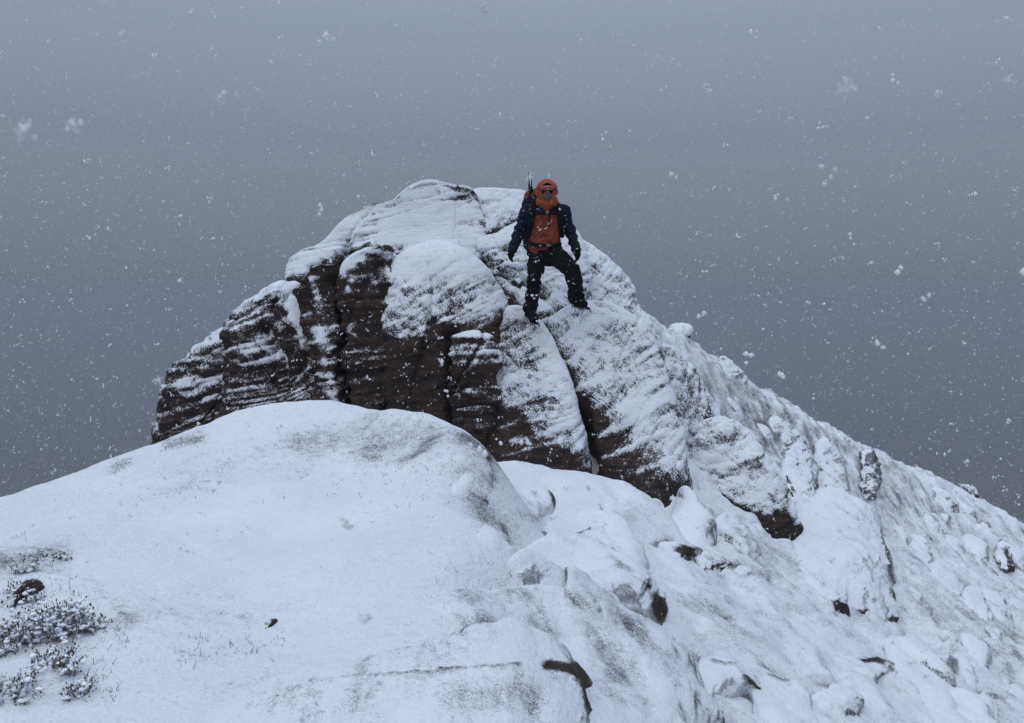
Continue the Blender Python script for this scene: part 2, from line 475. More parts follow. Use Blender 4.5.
# blades of heath showing on the crests
def patch(px, py, d, r, amt):
    q = P(px, py, d)
    return amt * np.exp(-((X - q[0]) ** 2 + (Y - q[1]) ** 2) / (r * r))
for a in ((330, 435, 7.6, 0.9, 0.16), (400, 440, 7.4, 0.7, 0.18), (470, 470, 6.9, 0.35, 0.30), (480, 510, 6.2, 0.28, 0.22), (40, 560, 4.7, 0.5, 0.22),
          (40, 640, 3.8, 0.45, 0.22), (230, 640, 4.0, 0.4, 0.10), (170, 480, 6.5, 0.7, 0.12), (510, 545, 5.4, 0.2, 0.22)):
    cover -= patch(*a) * (0.6 + 0.8 * np.clip(pat2 + 0.3, 0, 1))
GS = [(487, 452, 494, 478, 3, 0.45), (494, 478, 486, 500, 3, 0.40), (470, 495, 492, 520, 12, 0.16), (500, 520, 519, 562, 2.5, 0.40), (455, 470, 488, 478, 12, 0.20),
      (600, 505, 625, 550, 5, 0.25), (655, 543, 700, 549, 3.5, 0.45), (700, 552, 748, 572, 4, 0.45), (520, 515, 575, 520, 4, 0.3), (575, 540, 650, 600, 5, 0.25),
      (640, 622, 700, 672, 9, 0.16), (690, 655, 735, 672, 3, 0.4), (735, 672, 790, 722, 2.5, 0.45), (760, 664, 800, 690, 2.5, 0.3), (860, 657, 892, 664, 2.5, 0.4), (820, 684, 860, 700, 2.5, 0.3),
      (920, 692, 995, 697, 3, 0.4), (645, 640, 665, 650, 5, 0.3), (700, 600, 760, 640, 5, 0.2), (370, 470, 440, 455, 14, 0.10), (290, 442, 350, 430, 12, 0.13), (350, 430, 430, 442, 16, 0.11),
      (430, 440, 480, 455, 14, 0.07), (130, 505, 290, 440, 7, 0.13), (0, 560, 60, 550, 12, 0.2), (20, 640, 80, 640, 22, 0.16), (0, 690, 60, 680, 20, 0.2), (90, 580, 130, 620, 8, 0.15),
      (165, 445, 200, 438, 5, 0.35), (110, 470, 128, 462, 5, 0.3), (200, 690, 300, 675, 10, 0.15), (300, 672, 360, 690, 16, 0.14), (180, 650, 260, 690, 10, 0.12), (215, 612, 262, 622, 2.5, 0.16)]
mid_m = sstep(0.0, 1.0, X - 0.2 - (Y - 5) * 0.06)
cover -= mid_m * (0.26 * np.clip(0.82 - gn[:, 2], 0, 0.6) + 0.10 * np.clip(pat2, 0, 1) + 0.08)
fine_g = fbm(gv * 5.0, 4, 79)
cover -= 0.12 * np.clip(fine_g, 0, 1) * (0.4 + np.clip(pat * 1.5 + 0.3, 0, 1))
cover -= seg_field(gv, GS, 1) * (GY.ravel() < 26) * (GY.ravel() > 1)
far_m = sstep(35, 90, np.hypot(X, Y - 10))
cover -= far_m * 1.2
ground = mesh_obj('ground', gv, gf, M_GROUND, attrs={'cover': cover})
tag(ground, kind='structure')


# ------------------------------------------------------------------ rock masses
def smooth_outline(pts, n):
    pts = np.asarray(pts, float)
    m = len(pts); out = []
    for i in range(m):
        p0, p1, p2, p3 = pts[(i - 1) % m], pts[i], pts[(i + 1) % m], pts[(i + 2) % m]
        for t in np.linspace(0, 1, 24, endpoint=False):
            out.append(0.5 * ((2 * p1) + (-p0 + p2) * t + (2 * p0 - 5 * p1 + 4 * p2 - p3) * t * t + (-p0 + 3 * p1 - 3 * p2 + p3) * t ** 3))
    out = np.array(out)
    seg = np.linalg.norm(np.roll(out, -1, 0) - out, axis=1)
    cum = np.concatenate([[0], np.cumsum(seg)])
    tt = np.linspace(0, cum[-1], n, endpoint=False)
    ex = np.vstack([out, out[:1]])
    return np.stack([np.interp(tt, cum, ex[:, 0]), np.interp(tt, cum, ex[:, 1])], -1)


def lowpass(o, keep):
    z = np.fft.fft(o[:, 0] + 1j * o[:, 1])
    n = len(z); k = np.minimum(np.arange(n), n - np.arange(n))
    z = z * np.exp(-(k / keep) ** 2)
    z = np.fft.ifft(z)
    return np.stack([z.real, z.imag], -1)


ALL_ROCK = []


def rock(name, outline, d, T=0.9, back=1.2, lean=0.0, yaw=0.0, p=2.6, q=2.2, bed=24, ledge=0.05, bias=0.0, kz=0.85, kx=0.25,
         low=None, dents=(), seed=1, parent=None, loc=None, rough=1.0, res=0.016, mat=None, bare=(), plaster=()):
    """A closed rock volume. outline: its contour in the photo, unprojected at depth d; T: how far its front swells
    towards the viewer; back: how far it goes back; lean: metres back per metre up; yaw: metres back per metre right."""
    sc = d / F_PX
    op = np.asarray(outline, float)
    per = np.linalg.norm(np.roll(op, -1, 0) - op, axis=1).sum() * sc
    n = int(np.clip(per / res, 90, 640))
    size = np.sqrt(0.5 * abs(np.sum(op[:, 0] * np.roll(op[:, 1], -1) - op[:, 1] * np.roll(op[:, 0], -1)))) * sc
    m = int(np.clip(size * 0.75 / res, 30, 230))
    o = smooth_outline(op, n)
    o3 = P(o[:, 0], o[:, 1], d)
    ol = o3[:, [0, 2]]
    c = ol.mean(0)
    lp = lowpass(ol, 3.0)
    mid = 0.5 * (ol.min(0) + ol.max(0))

    def shell(sv, front):
        s_ = sv[:, None, None]
        a = s_ ** 1.3
        pt = c + s_ * ((lp - c) * (1 - a) + (ol - c) * a)
        x, z = pt[..., 0], pt[..., 1]
        prof = (1 - np.clip(s_[..., 0], 0, 1) ** p)
        prof = np.clip(prof, 0, 1) ** (1 / q) * np.ones_like(x)
        tilt = lean * (z - mid[1]) + yaw * (x - mid[0])
        y = d + tilt * (0.25 + 0.75 * prof) + (-T if front else back) * prof
        return np.stack([x, y, z], -1)
    sf = 1 - (1 - np.linspace(0.004, 1, m)) ** 1.35
    sb = 1 - (1 - np.linspace(1, 0.02, max(14, m // 4))[1:]) ** 1.2
    fr = shell(sf, True); bk = shell(sb, False)
    v = np.concatenate([fr.reshape(-1, 3), bk.reshape(-1, 3)])
    rows = len(sf) + len(sb)
    f = grid_faces(rows, n, wrap=True)
    nv = len(v)
    v = np.vstack([v, [v[:n].mean(0)], [v[-n:].mean(0)]])
    i = np.arange(n); j = (i + 1) % n
    caps = [np.stack([np.full(n, nv), j, i, i], -1)]
    # caps as thin quads would be degenerate: close the two pin holes with the ring collapsed to its centre
    v[:n] = v[:n] * 0.0 + v[nv]; v[nv - n:nv] = v[nv - n:nv] * 0.0 + v[nv + 1]
    v = v[:nv]
    nr = vnormals(v, f)
    if np.mean(np.sum(nr * (v - v.mean(0)), 1)) < 0:
        f = f[:, ::-1]; nr = -nr
    # displacement: big facets, bedding ledges, grain
    ca, sa = math.cos(R(bed)), math.sin(R(bed))
    wv = v + 0.18 * np.stack([noise(v * 0.9, 3), noise(v * 0.9, 5), noise(v * 0.9, 7)], -1)
    along = wv[:, 0] * ca + wv[:, 2] * sa
    up = wv[:, 2] * ca - wv[:, 0] * sa
    bc = np.stack([along * 0.45, wv[:, 1] * 0.8, up * 4.2], -1)
    lay = fbm(bc, 3, seed * 3 + 2, 0.6)
    brk = sstep(-0.35, 0.45, fbm(np.stack([along * 0.9, wv[:, 1] * 0.9, up * 1.6], -1), 3, seed * 3 + 5))
    lay = np.clip(lay * 1.6, -1, 1) * (0.25 + 0.75 * brk)
    lay2 = fbm(np.stack([along * 1.3, wv[:, 1] * 2, up * 13.0], -1), 2, seed * 3 + 9)
    joint = np.abs(noise(np.stack([wv[:, 0] * 1.3 - wv[:, 2] * 0.35, wv[:, 1] * 0.6, wv[:, 2] * 0.22], -1), seed + 60))
    joint = 1 - sstep(0.0, 0.07, joint)
    big = fbm(v * 0.85, 3, seed + 20)
    fine = fbm(v * 6.5, 4, seed + 30)
    blk = fbm(wv * np.array([1.7, 1.2, 2.6]), 3, seed + 80)
    row = up / 0.26 + 0.5 * noise(wv * 0.8, seed + 83)
    ri = np.floor(row); rf = row - ri
    h1 = (np.sin(ri * 12.9898 + seed * 7.3) * 43758.5453) % 1.0
    colu = (along + 0.5 * wv[:, 1]) / (0.45 + 0.35 * h1) + h1 * 5
    ci = np.floor(colu); cf = colu - ci
    h2 = (np.sin(ri * 78.233 + ci * 37.719 + seed * 3.1) * 43758.5453) % 1.0
    edge = np.minimum(np.minimum(rf, 1 - rf) * 0.26, np.minimum(cf, 1 - cf) * 0.55)
    masonry = (h2 - 0.5) * sstep(0.0, 0.035, edge) - 0.25 * (1 - sstep(0.0, 0.018, edge))
    bare_amp = 0.6 + 0.4 * brk
    disp = rough * (0.085 * masonry * bare_amp + 0.075 * big + 0.6 * ledge * lay + ledge * 0.3 * lay2 - 0.06 * joint + 0.035 * np.clip(blk * 3, -1, 1) + 0.035 * fine)
    if dents:
        # photo position of every vertex seen along the y axis plane of this rock
        yy = v[:, 1]
        fx = v[:, 0] / yy; 
        cyv = (v[:, 2] / yy)
        ppx = CX + F_PX * v[:, 0] / (yy * _cp - v[:, 2] * _sp)
        ppy = CY - F_PX * (v[:, 2] * _cp + yy * _sp) / (yy * _cp - v[:, 2] * _sp)
        for (x0, y0, x1, y1, wd, amp) in dents:
            ax, ay = x1 - x0, y1 - y0
            tt = np.clip(((ppx - x0) * ax + (ppy - y0) * ay) / (ax * ax + ay * ay + 1e-9), 0, 1)
            wob = 5 * noise(np.stack([v[:, 0] * 1.7, v[:, 1] * 0.3, v[:, 2] * 1.7], -1), 90)
            dist = np.hypot(ppx - x0 - tt * ax + wob, ppy - y0 - tt * ay)
            disp -= amp * np.exp(-(dist / wd) ** 2) * (v[:, 1] < d + 0.3)
    v2 = v + nr * disp[:, None]
    nr2 = vnormals(v2, f)
    if np.mean(np.sum(nr2 * nr, 1)) < 0: nr2 = -nr2
    strk = 0.8 * fbm(np.stack([along * 0.8, wv[:, 1] * 0.9, up * 4.5], -1), 3, seed + 51, 0.6) + 0.6 * fbm(np.stack([along * 1.6, wv[:, 1] * 2.0, up * 15.0], -1), 3, seed + 53, 0.6)
    nm = 0.55 * nr2 + 0.45 * nr
    cov = bias + 0.15 + kz * nm[:, 2] + kx * nm[:, 0] + 0.12 * lay + 0.09 * fbm(v * 1.7, 3, seed + 50) + 0.10 * lay2 + 0.24 * strk
    if low is not None:   # bare underside: (z metres, softness, amount)
        for (pxa, pya, pxb, pyb, soft, amt) in low:
            qa, qb = P(pxa, pya, d - T * 0.7), P(pxb, pyb, d - T * 0.7)
            zl = qa[2] + (v[:, 0] - qa[0]) * (qb[2] - qa[2]) / (qb[0] - qa[0] + 1e-9)
            zn = 0.14 * fbm(np.stack([v[:, 0] * 2.5, v[:, 1], v[:, 2] * 1.0], -1), 3, seed + 55)
            cov -= amt * (1 - sstep(-soft, soft, v[:, 2] + zn - zl))
    cov = 0.5 + (cov - 0.5) * np.where(cov > 0.5, 0.9, 0.72)
    if bare: cov -= seg_field(v, bare, seed)
    if plaster: cov += seg_field(v, plaster, seed + 1)
    # snow lies smooth and a few centimetres deep where it covers
    cs = sstep(0.35, 1.0, cov)
    v3 = v2 - nr * (cs * 0.75 * (disp - rough * 0.10 * big))[:, None] + nr2 * (0.018 * cs)[:, None]
    o_ = mesh_obj(name, v3, f, mat or M_ROCK, parent=parent, loc=loc if loc is not None else None, attrs={'cover': np.clip(cov, -0.6, 1.6)})
    ALL_ROCK.append(o_)
    return o_


outc = empty('rock_outcrop', tuple(P(420, 440, 11.0)))
tag(outc, 'big dark jointed rock outcrop plastered with snow that the climber stands on', 'rock outcrop')


def slab(label, *a, **k):
    o = rock('rock_slab', *a, parent=outc, **k)
    if label: o['label'] = label
    return o


# left steps
slab('lowest step at the left end with a thin snow cap', [(163, 446), (164, 415), (172, 383), (184, 360), (204, 347), (230, 334), (250, 345), (262, 400), (268, 450), (262, 490), (200, 495), (165, 480)],
     11.5, T=0.55, back=1.6, lean=0.10, p=7, q=3.6, bed=12, bias=-0.12, kz=0.95, kx=0.05, rough=0.8, seed=2, ledge=0.07, plaster=[(182, 385, 235, 376, 5, 0.4), (205, 400, 240, 392, 4, 0.25)])
slab('second step from the left, streaked with snow', [(231, 345), (233, 320), (249, 302), (277, 284), (292, 288), (312, 300), (325, 360), (332, 440), (320, 480), (260, 480), (238, 440), (228, 390)],
     11.3, T=0.60, back=1.6, lean=0.16, p=7, q=3.6, bed=14, bias=-0.06, kz=0.9, kx=0.12, rough=0.8, seed=3, ledge=0.08, plaster=[(240, 355, 282, 330, 5, 0.25), (245, 362, 290, 350, 5, 0.4), (282, 330, 290, 365, 5, 0.3)], dents=[(262, 330, 280, 440, 6, 0.10)])
slab('narrow leaning fin', [(276, 306), (282, 290), (296, 284), (312, 300), (330, 335), (345, 385), (350, 450), (346, 480), (312, 480), (300, 420), (288, 360), (276, 325)],
     10.95, T=0.45, back=1.0, lean=0.20, p=6, q=3, bed=30, bias=-0.06, kz=0.9, kx=0.0, rough=0.8, seed=4, ledge=0.06, plaster=[(290, 300, 308, 345, 7, 0.5), (312, 345, 326, 385, 7, 0.3), (322, 385, 335, 395, 5, 0.4)])
slab('tall dark cliff face under a thick snow roof', [(281, 276), (283, 262), (297, 248), (320, 239), (341, 219), (366, 203), (391, 199), (411, 185), (430, 181), (452, 185), (474, 192), (486, 240), (470, 330), (450, 420), (436, 480), (330, 480), (322, 400), (304, 330), (286, 300)],
     11.6, T=0.55, back=1.8, lean=0.42, p=4.5, q=2.4, bed=12, bias=0.3, kz=0.9, kx=0.05, rough=0.55, seed=5, ledge=0.07,
     plaster=[(335, 226, 370, 202, 11, 0.5), (370, 202, 430, 186, 11, 0.5), (410, 232, 470, 245, 26, 0.9), (300, 262, 330, 250, 7, 0.3)],
     low=[(285, 272, 400, 236, 0.10, 0.85)], dents=[(345, 250, 352, 420, 7, 0.16), (318, 270, 322, 420, 6, 0.14), (372, 262, 378, 420, 6, 0.12)])
slab('tall upright pillar of the dark cliff, left of the central boulder', [(342, 276), (350, 258), (372, 248), (388, 252), (394, 300), (392, 380), (390, 450), (382, 490), (356, 490), (352, 420), (345, 340)],
     10.50, T=0.26, back=1.0, lean=0.26, p=5, q=2.8, bed=10, bias=-0.26, kz=0.9, kx=0.0, seed=15, ledge=0.07, rough=0.9, plaster=[(344, 266, 366, 251, 7, 0.7), (366, 251, 390, 254, 6, 0.7), (386, 262, 392, 285, 3, 0.4), (350, 330, 356, 336, 5, 0.4)])
slab('second upright pillar of the dark cliff with snow dabs down its middle', [(300, 285), (312, 268), (330, 262), (337, 272), (339, 330), (346, 400), (346, 450), (344, 490), (322, 490), (316, 420), (308, 350), (300, 310)],
     10.55, T=0.24, back=1.0, lean=0.26, p=5, q=2.8, bed=10, bias=-0.24, kz=0.9, kx=0.0, seed=16, ledge=0.07, rough=0.9, plaster=[(312, 278, 318, 300, 5, 0.5), (316, 330, 330, 345, 6, 0.45), (322, 350, 330, 380, 4, 0.35)])
slab('rear summit slab behind the climber', [(452, 225), (458, 196), (478, 187), (512, 189), (540, 200), (572, 228), (586, 262), (588, 310), (570, 350), (520, 345), (490, 310), (468, 270)],
     11.95, T=0.55, back=1.7, lean=0.5, p=4.5, q=2.3, bed=26, bias=0.3, kz=0.7, kx=0.15, rough=0.55, seed=6, ledge=0.06,
     low=[(460, 236, 550, 335, 0.14, 0.6)], dents=[(470, 255, 545, 300, 7, 0.16)])
slab('central bulging boulder with a snow cap and a dark overhanging face', [(377, 322), (382, 290), (392, 264), (412, 249), (438, 243), (466, 252), (488, 270), (505, 296), (508, 330), (503, 390), (500, 440), (490, 480), (395, 480), (388, 430), (384, 370)],
     10.75, T=0.7, back=1.5, lean=0.36, p=6, q=3.2, bed=22, bias=0.2, kz=0.8, kx=0.12, rough=0.6, seed=7, ledge=0.055,
     low=[(378, 330, 500, 322, 0.09, 1.0)], plaster=[(400, 268, 470, 268, 16, 0.35)], dents=[(452, 335, 456, 420, 7, 0.30), (425, 345, 415, 420, 5, 0.05)])
slab('narrow dark pillar in the cleft', [(452, 350), (470, 335), (492, 345), (498, 390), (495, 430), (480, 470), (455, 465), (450, 400)],
     10.15, T=0.25, back=1.2, lean=0.1, p=6, q=3.4, bed=6, bias=-0.2, kz=1.0, kx=0.0, seed=8, ledge=0.04)
slab('streaky leaning slab under the climber', [(488, 345), (494, 322), (510, 308), (532, 312), (550, 334), (568, 372), (582, 420), (590, 460), (590, 510), (540, 515), (490, 500), (478, 455), (484, 400)],
     10.35, T=0.55, back=1.5, lean=0.50, yaw=-0.10, p=5, q=2.8, bed=26, bias=0.22, kz=0.62, kx=0.3, rough=0.45, seed=9, ledge=0.055,
     low=[(480, 406, 590, 448, 0.18, 0.66)], plaster=[(512, 442, 572, 424, 3.5, 0.45), (500, 456, 560, 440, 2.5, 0.4), (498, 428, 520, 418, 3, 0.35)])
slab('broad slab right of the cleft, bare brown at its foot', [(548, 330), (560, 312), (590, 302), (622, 308), (648, 328), (666, 370), (676, 420), (684, 470), (690, 530), (640, 540), (594, 520), (584, 455), (578, 410), (560, 365)],
     10.6, T=0.62, back=1.7, lean=0.52, yaw=0.05, p=5, q=2.8, bed=33, bias=0.2, kz=0.62, kx=0.14, rough=0.45, seed=10, ledge=0.055,
     low=[(575, 395, 685, 478, 0.26, 0.55)], plaster=[(594, 436, 648, 410, 4, 0.4), (604, 458, 662, 434, 3, 0.4), (574, 392, 610, 372, 4, 0.4), (640, 470, 668, 458, 3, 0.35)], dents=[(583, 400, 590, 470, 6, 0.10)])
slab('snowy shoulder at the right of the summit', [(556, 250), (575, 240), (592, 246), (612, 264), (630, 282), (640, 306), (654, 340), (660, 380), (620, 380), (575, 340), (552, 300)],
     12.3, T=0.55, back=1.5, lean=0.5, yaw=0.1, p=4, q=2.6, bed=48, bias=0.26, kz=0.5, kx=0.15, rough=0.7, seed=11, ledge=0.05)
slab('thin fin on the right flank', [(660, 372), (668, 348), (680, 350), (702, 378), (720, 414), (728, 452), (722, 480), (700, 490), (676, 480), (668, 430)],
     11.9, T=0.35, back=1.2, lean=0.45, yaw=0.2, p=4.5, q=2.1, bed=58, bias=0.2, kz=0.5, kx=0.1, rough=0.7, seed=12, ledge=0.05)
slab('low snowy slab with a dark undercut at the right foot', [(684, 470), (700, 430), (735, 420), (765, 445), (785, 485), (792, 520), (784, 540), (745, 535), (705, 512), (686, 495)],
     11.0, T=0.50, back=1.3, lean=0.70, p=4.5, q=2.1, bed=24, bias=0.28, kz=0.5, kx=0.1, rough=0.8, seed=13, ledge=0.045,
     low=[(688, 484, 788, 512, 0.06, 0.75)])


# ------------------------------------------------------------------ boulders in the snow
def ground_d(px, py, d0=2.0, d1=40.0):
    """world y at which the view ray through px, py meets the ground"""
    ds = np.geomspace(d0, d1, 700)
    q = P(np.full(700, float(px)), np.full(700, float(py)), ds)
    g = ground_q(q[:, 0], q[:, 1])
    k = np.where(q[:, 2] < g)[0]
    return float(ds[k[0]]) if len(k) else None


def boulder(label, outline, foot=None, dd=0.0, d=None, grp=None, name='boulder', **k):
    op = np.array(outline, float)
    if d is None:
        fx, fy = foot if foot else (op[:, 0].mean(), op[:, 1].max() - 4)
        d = ground_d(fx, fy) + dd
    k.setdefault('T', 0.25); k.setdefault('back', 0.6); k.setdefault('lean', 0.8); k.setdefault('bias', 0.45)
    k.setdefault('ledge', 0.03); k.setdefault('rough', 0.6); k.setdefault('kz', 0.55); k.setdefault('p', 2.6); k.setdefault('q', 2.0)
    loc = P(op[:, 0].mean(), op[:, 1].max(), d)
    o = rock(name, outline, d, loc=tuple(loc), **k)
    tag(o, label, 'boulder', grp)
    return o


def mound(label, outline, H=0.25, tilt=0.35, p=3.0, q=2.0, bias=0.0, seed=1, grp=None, name='boulder', res=0.014, rough=1.0, steep=2.2, mat=None, cat='boulder', sink=0.07, dlim=1.35, bare=(), tilty=0.0, floor=0.40):
    """A boulder lying in the slope: its plan is the outline dropped onto the ground, its top rises H above it,
    highest and steepest on the downhill (right) side, its underside is buried."""
    op = np.asarray(outline, float)
    dm = ground_d(op[:, 0].mean(), op[:, 1].mean()) or 20.0
    per = np.linalg.norm(np.roll(op, -1, 0) - op, axis=1).sum() * dm / F_PX
    n = int(np.clip(per * 1.6 / res, 60, 420))
    o = smooth_outline(op, n)
    ds = []
    for (a, b) in o:
        g = ground_d(a, b, 2.5, 30)
        ds.append(np.clip(g if g else dm * dlim, dm / dlim, dm * dlim))
    ds = np.array(ds)
    for _ in range(6): ds = 0.5 * ds + 0.25 * (np.roll(ds, 1) + np.roll(ds, -1))
    w3 = P(o[:, 0], o[:, 1], ds)
    ol = w3[:, :2]; c = ol.mean(0); lp = lowpass(ol, 3.0)
    ext = np.abs(ol - c).max(0) + 1e-6
    m = int(np.clip(np.sqrt(ext[0] * ext[1]) * 1.3 / res, 18, 160))

    def shell(sv, top):
        s_ = sv[:, None, None]; a = s_ ** 1.3
        pt = c + s_ * ((lp - c) * (1 - a) + (ol - c) * a)
        x, y = pt[..., 0], pt[..., 1]
        prof = np.clip(1 - s_[..., 0] ** p, 0, 1) ** (1 / q) * np.ones_like(x)
        g = base_q(x, y)
        rel = (x - c[0]) / ext[0]; rely = (y - c[1]) / ext[1]
        z = g - sink + (H * prof * (1 + tilt * rel + tilty * rely) if top else -0.35 * np.clip(1 - s_[..., 0] ** 2, 0, 1) ** 0.5 * min(ext[0], 1))
        return np.stack([x, y, z], -1)
    sf = 1 - (1 - np.linspace(0.004, 1, m)) ** 1.6
    sb = np.linspace(1, 0.02, 12)[1:]
    v = np.concatenate([shell(sf, True).reshape(-1, 3), shell(sb, False).reshape(-1, 3)])
    f = grid_faces(len(sf) + len(sb), n, wrap=True)
    nv = len(v)
    v[:n] = v[:n].mean(0); v[nv - n:] = v[nv - n:].mean(0)
    nr = vnormals(v, f)
    if nr[n * 3:n * 6, 2].mean() < 0: f = f[:, ::-1]; nr = -nr
    nr[:n] = nr[n:2 * n].mean(0)
    sc_ = min(1.0, 0.35 + ext[0])
    lay = fbm(v * np.array([1.2, 1.2, 9.0]), 3, seed * 3 + 1)
    disp = rough * sc_ * (0.07 * fbm(v * 1.6, 3, seed) + 0.035 * lay + 0.03 * fbm(v * 5.0, 4, seed + 5) + 0.03 * np.clip(3 * fbm(v * 2.2, 2, seed + 6), -1, 1))
    disp[:n] = disp[:n].mean()
    v2 = v + nr * disp[:, None]
    n2 = vnormals(v2, f)
    if np.mean(np.sum(n2 * nr, 1)) < 0: n2 = -n2
    n2[:n] = nr[:n]
    nz = 0.7 * n2[:, 2] + 0.3 * nr[:, 2]
    mst = fbm(np.stack([(v[:, 0] - v[:, 2]) * 1.2, v[:, 1] * 1.5, (v[:, 0] + v[:, 2]) * 6.0], -1), 4, seed + 14, 0.6)
    cov = 0.90 + 0.26 * mst + 0.6 * bias - 0.75 * steep * np.maximum(0.72 - nz, 0) - 0.10 * (1 - nz) + 0.16 * fbm(v * 2.6, 3, seed + 8) + 0.12 * lay
    top = v2[:, 2] - base_q(v2[:, 0], v2[:, 1])
    cov += 0.5 * (1 - sstep(0.0, 0.05, top))            # snow banked against the foot
    cov = np.maximum(cov, floor + 0.10 * fbm(v * 3.3, 3, seed + 9))
    if bare: cov -= seg_field(v2, bare, seed)
    cs = sstep(0.35, 1.0, cov)
    v3 = v2 - nr * (cs * 0.6 * disp)[:, None]
    loc = (float(c[0]), float(c[1]), float(base_q(np.array([c[0]]), np.array([c[1]]))[0]))
    ob = mesh_obj(name, v3, f, mat or M_STONE, loc=loc, attrs={'cover': np.clip(cov, -0.6, 1.6)})
    tag(ob, label, cat, grp)
    return ob


mound('long flat snow covered slab at the bottom edge with a bare dark right end',
      [(190, 716), (240, 694), (300, 678), (380, 670), (450, 668), (520, 664), (556, 664), (577, 676), (592, 700), (600, 730), (560, 790), (400, 800), (230, 780)],
      H=0.20, tilt=0.45, p=7, q=2.2, mat=M_DUST, seed=21, rough=0.5, res=0.007, bias=-0.06, tilty=0.6, bare=[(310, 680, 380, 673, 2.0, 0.25), (380, 672, 450, 669, 1.8, 0.3), (440, 667, 520, 663, 2.2, 0.4), (548, 664, 576, 668, 6, 1.1), (576, 668, 600, 715, 6, 0.9), (555, 675, 585, 690, 8, 0.35), (260, 690, 420, 690, 20, 0.12), (420, 690, 540, 695, 22, 0.13)])
mound('wide low snow dome in front of the streaked slabs, grey speckled along its top',
      [(380, 650), (405, 606), (440, 588), (490, 582), (545, 586), (600, 606), (650, 636), (700, 680), (722, 740), (640, 780), (480, 770), (400, 710)],
      H=0.22, tilt=0.8, p=4.0, q=1.8, mat=M_DUST, seed=22, rough=0.5, res=0.009, bias=-0.14, tilty=0.3, bare=[(440, 592, 540, 587, 12, 0.17), (540, 587, 640, 630, 12, 0.17), (460, 625, 600, 640, 22, 0.12)])
mound('small rounded snow capped rock just right of the near snow crest',
      [(508, 510), (516, 496), (532, 488), (548, 490), (557, 500), (552, 513), (534, 519), (516, 519)], H=0.15, p=4, q=2.2, rough=0.35, floor=0.58, mat=M_DUST, dlim=1.05, seed=23, bare=[(550, 486, 558, 508, 3, 0.6)])
mound('long snow covered slab sloping down right to a dark blunt tip',
      [(500, 572), (524, 548), (560, 536), (600, 554), (640, 582), (660, 602), (663, 616), (645, 624), (600, 616), (545, 602)], H=0.26, tilt=0.6, p=5, q=2.4, floor=0.5, rough=0.6, mat=M_DUST, seed=24, res=0.011, bare=[(655, 596, 662, 614, 6, 0.8), (610, 556, 650, 585, 4, 0.3)])
mound('snow covered slab directly behind the sloping slab with the dark tip',
      [(536, 528), (570, 515), (605, 521), (634, 540), (650, 565), (640, 580), (600, 558), (560, 536)], H=0.22, tilt=0.5, p=4, q=2.2, floor=0.56, rough=0.6, mat=M_DUST, seed=25)
mound('upright stone with dark flecks standing in the snow below the broad slab',
      [(596, 512), (606, 504), (618, 516), (630, 540), (622, 556), (606, 544)], H=0.14, p=4, q=2.4, bias=-0.25, seed=26, bare=[(600, 512, 622, 545, 5, 0.5)])
mound('dark flecked stone at the left end of the short row of stones',
      [(653, 548), (672, 545), (694, 551), (688, 560), (662, 559)], H=0.09, p=4, q=2.4, bias=-0.35, seed=27, bare=[(656, 546, 690, 552, 4, 0.6)])
mound('dark flecked stone in the middle of the short row of stones',
      [(692, 553), (712, 550), (732, 562), (724, 573), (702, 568)], H=0.1, p=4, q=2.4, bias=-0.38, seed=28, bare=[(698, 555, 728, 566, 5, 0.6)])
mound('small stone at the right end of the short row of stones',
      [(728, 566), (742, 564), (754, 573), (740, 579)], H=0.08, p=4, q=2.4, bias=-0.3, seed=29)
mound('large snow smothered boulder with two dark gaps under its lower edge',
      [(786, 520), (806, 496), (836, 492), (866, 506), (884, 540), (894, 585), (893, 622), (870, 618), (838, 612), (812, 596), (794, 560)],
      H=0.36, tilt=0.6, p=2.6, q=1.9, seed=30, rough=0.6, steep=1.9, bare=[(838, 608, 866, 614, 5, 1.0), (872, 616, 895, 618, 4, 0.9), (884, 628, 896, 632, 4, 0.8), (884, 530, 896, 600, 3, 0.35)], floor=0.62)
mound('tall snowy fin with a small dark hollow at its foot, right of the outcrop foot',
      [(780, 468), (790, 448), (802, 446), (814, 466), (818, 494), (804, 506), (788, 492)], H=0.3, p=3, q=1.9, seed=31, rough=0.7, bare=[(788, 480, 796, 505, 4, 0.5)], floor=0.5)
mound('narrow pointed snowy fin above the two dark gaps',
      [(812, 458), (820, 440), (830, 448), (846, 474), (850, 498), (836, 498), (820, 482)], H=0.28, p=3, q=1.9, seed=32, rough=0.7, bare=[(812, 448, 828, 490, 3, 0.3)], floor=0.5)
mound('tall grey pillar stone against the upper part of the right slope',
      [(860, 466), (868, 458), (876, 466), (877, 490), (868, 500), (860, 490)], H=0.35, p=4, q=2.4, bias=-0.2, seed=33)
boulder('snow topped block jutting out of the skyline near the right edge',
        [(926, 494), (934, 480), (950, 483), (963, 492), (962, 506), (946, 514), (930, 508)], d=19.9, seed=34, T=0.5, back=0.6, lean=0.2, bias=0.16, rough=0.9, low=[(928, 500, 963, 502, 0.05, 0.9)])
boulder('small dark block beside the snow topped block on the right skyline',
        [(958, 490), (966, 486), (974, 492), (972, 505), (961, 506)], d=19.8, seed=35, T=0.25, back=0.4, lean=0.2, bias=0.0, rough=0.9)
boulder('dark broken stone hanging just below the right skyline blocks',
        [(956, 514), (966, 507), (976, 516), (972, 528), (962, 530)], d=19.2, seed=36, T=0.25, back=0.5, lean=0.3, bias=0.1, rough=0.9)
boulder('flat snow capped block poking out of the skyline right of the summit shoulder',
        [(668, 332), (676, 323), (690, 324), (694, 330), (688, 340), (672, 342)], d=15.2, seed=37, T=0.3, back=0.5, lean=0.2, bias=0.45)
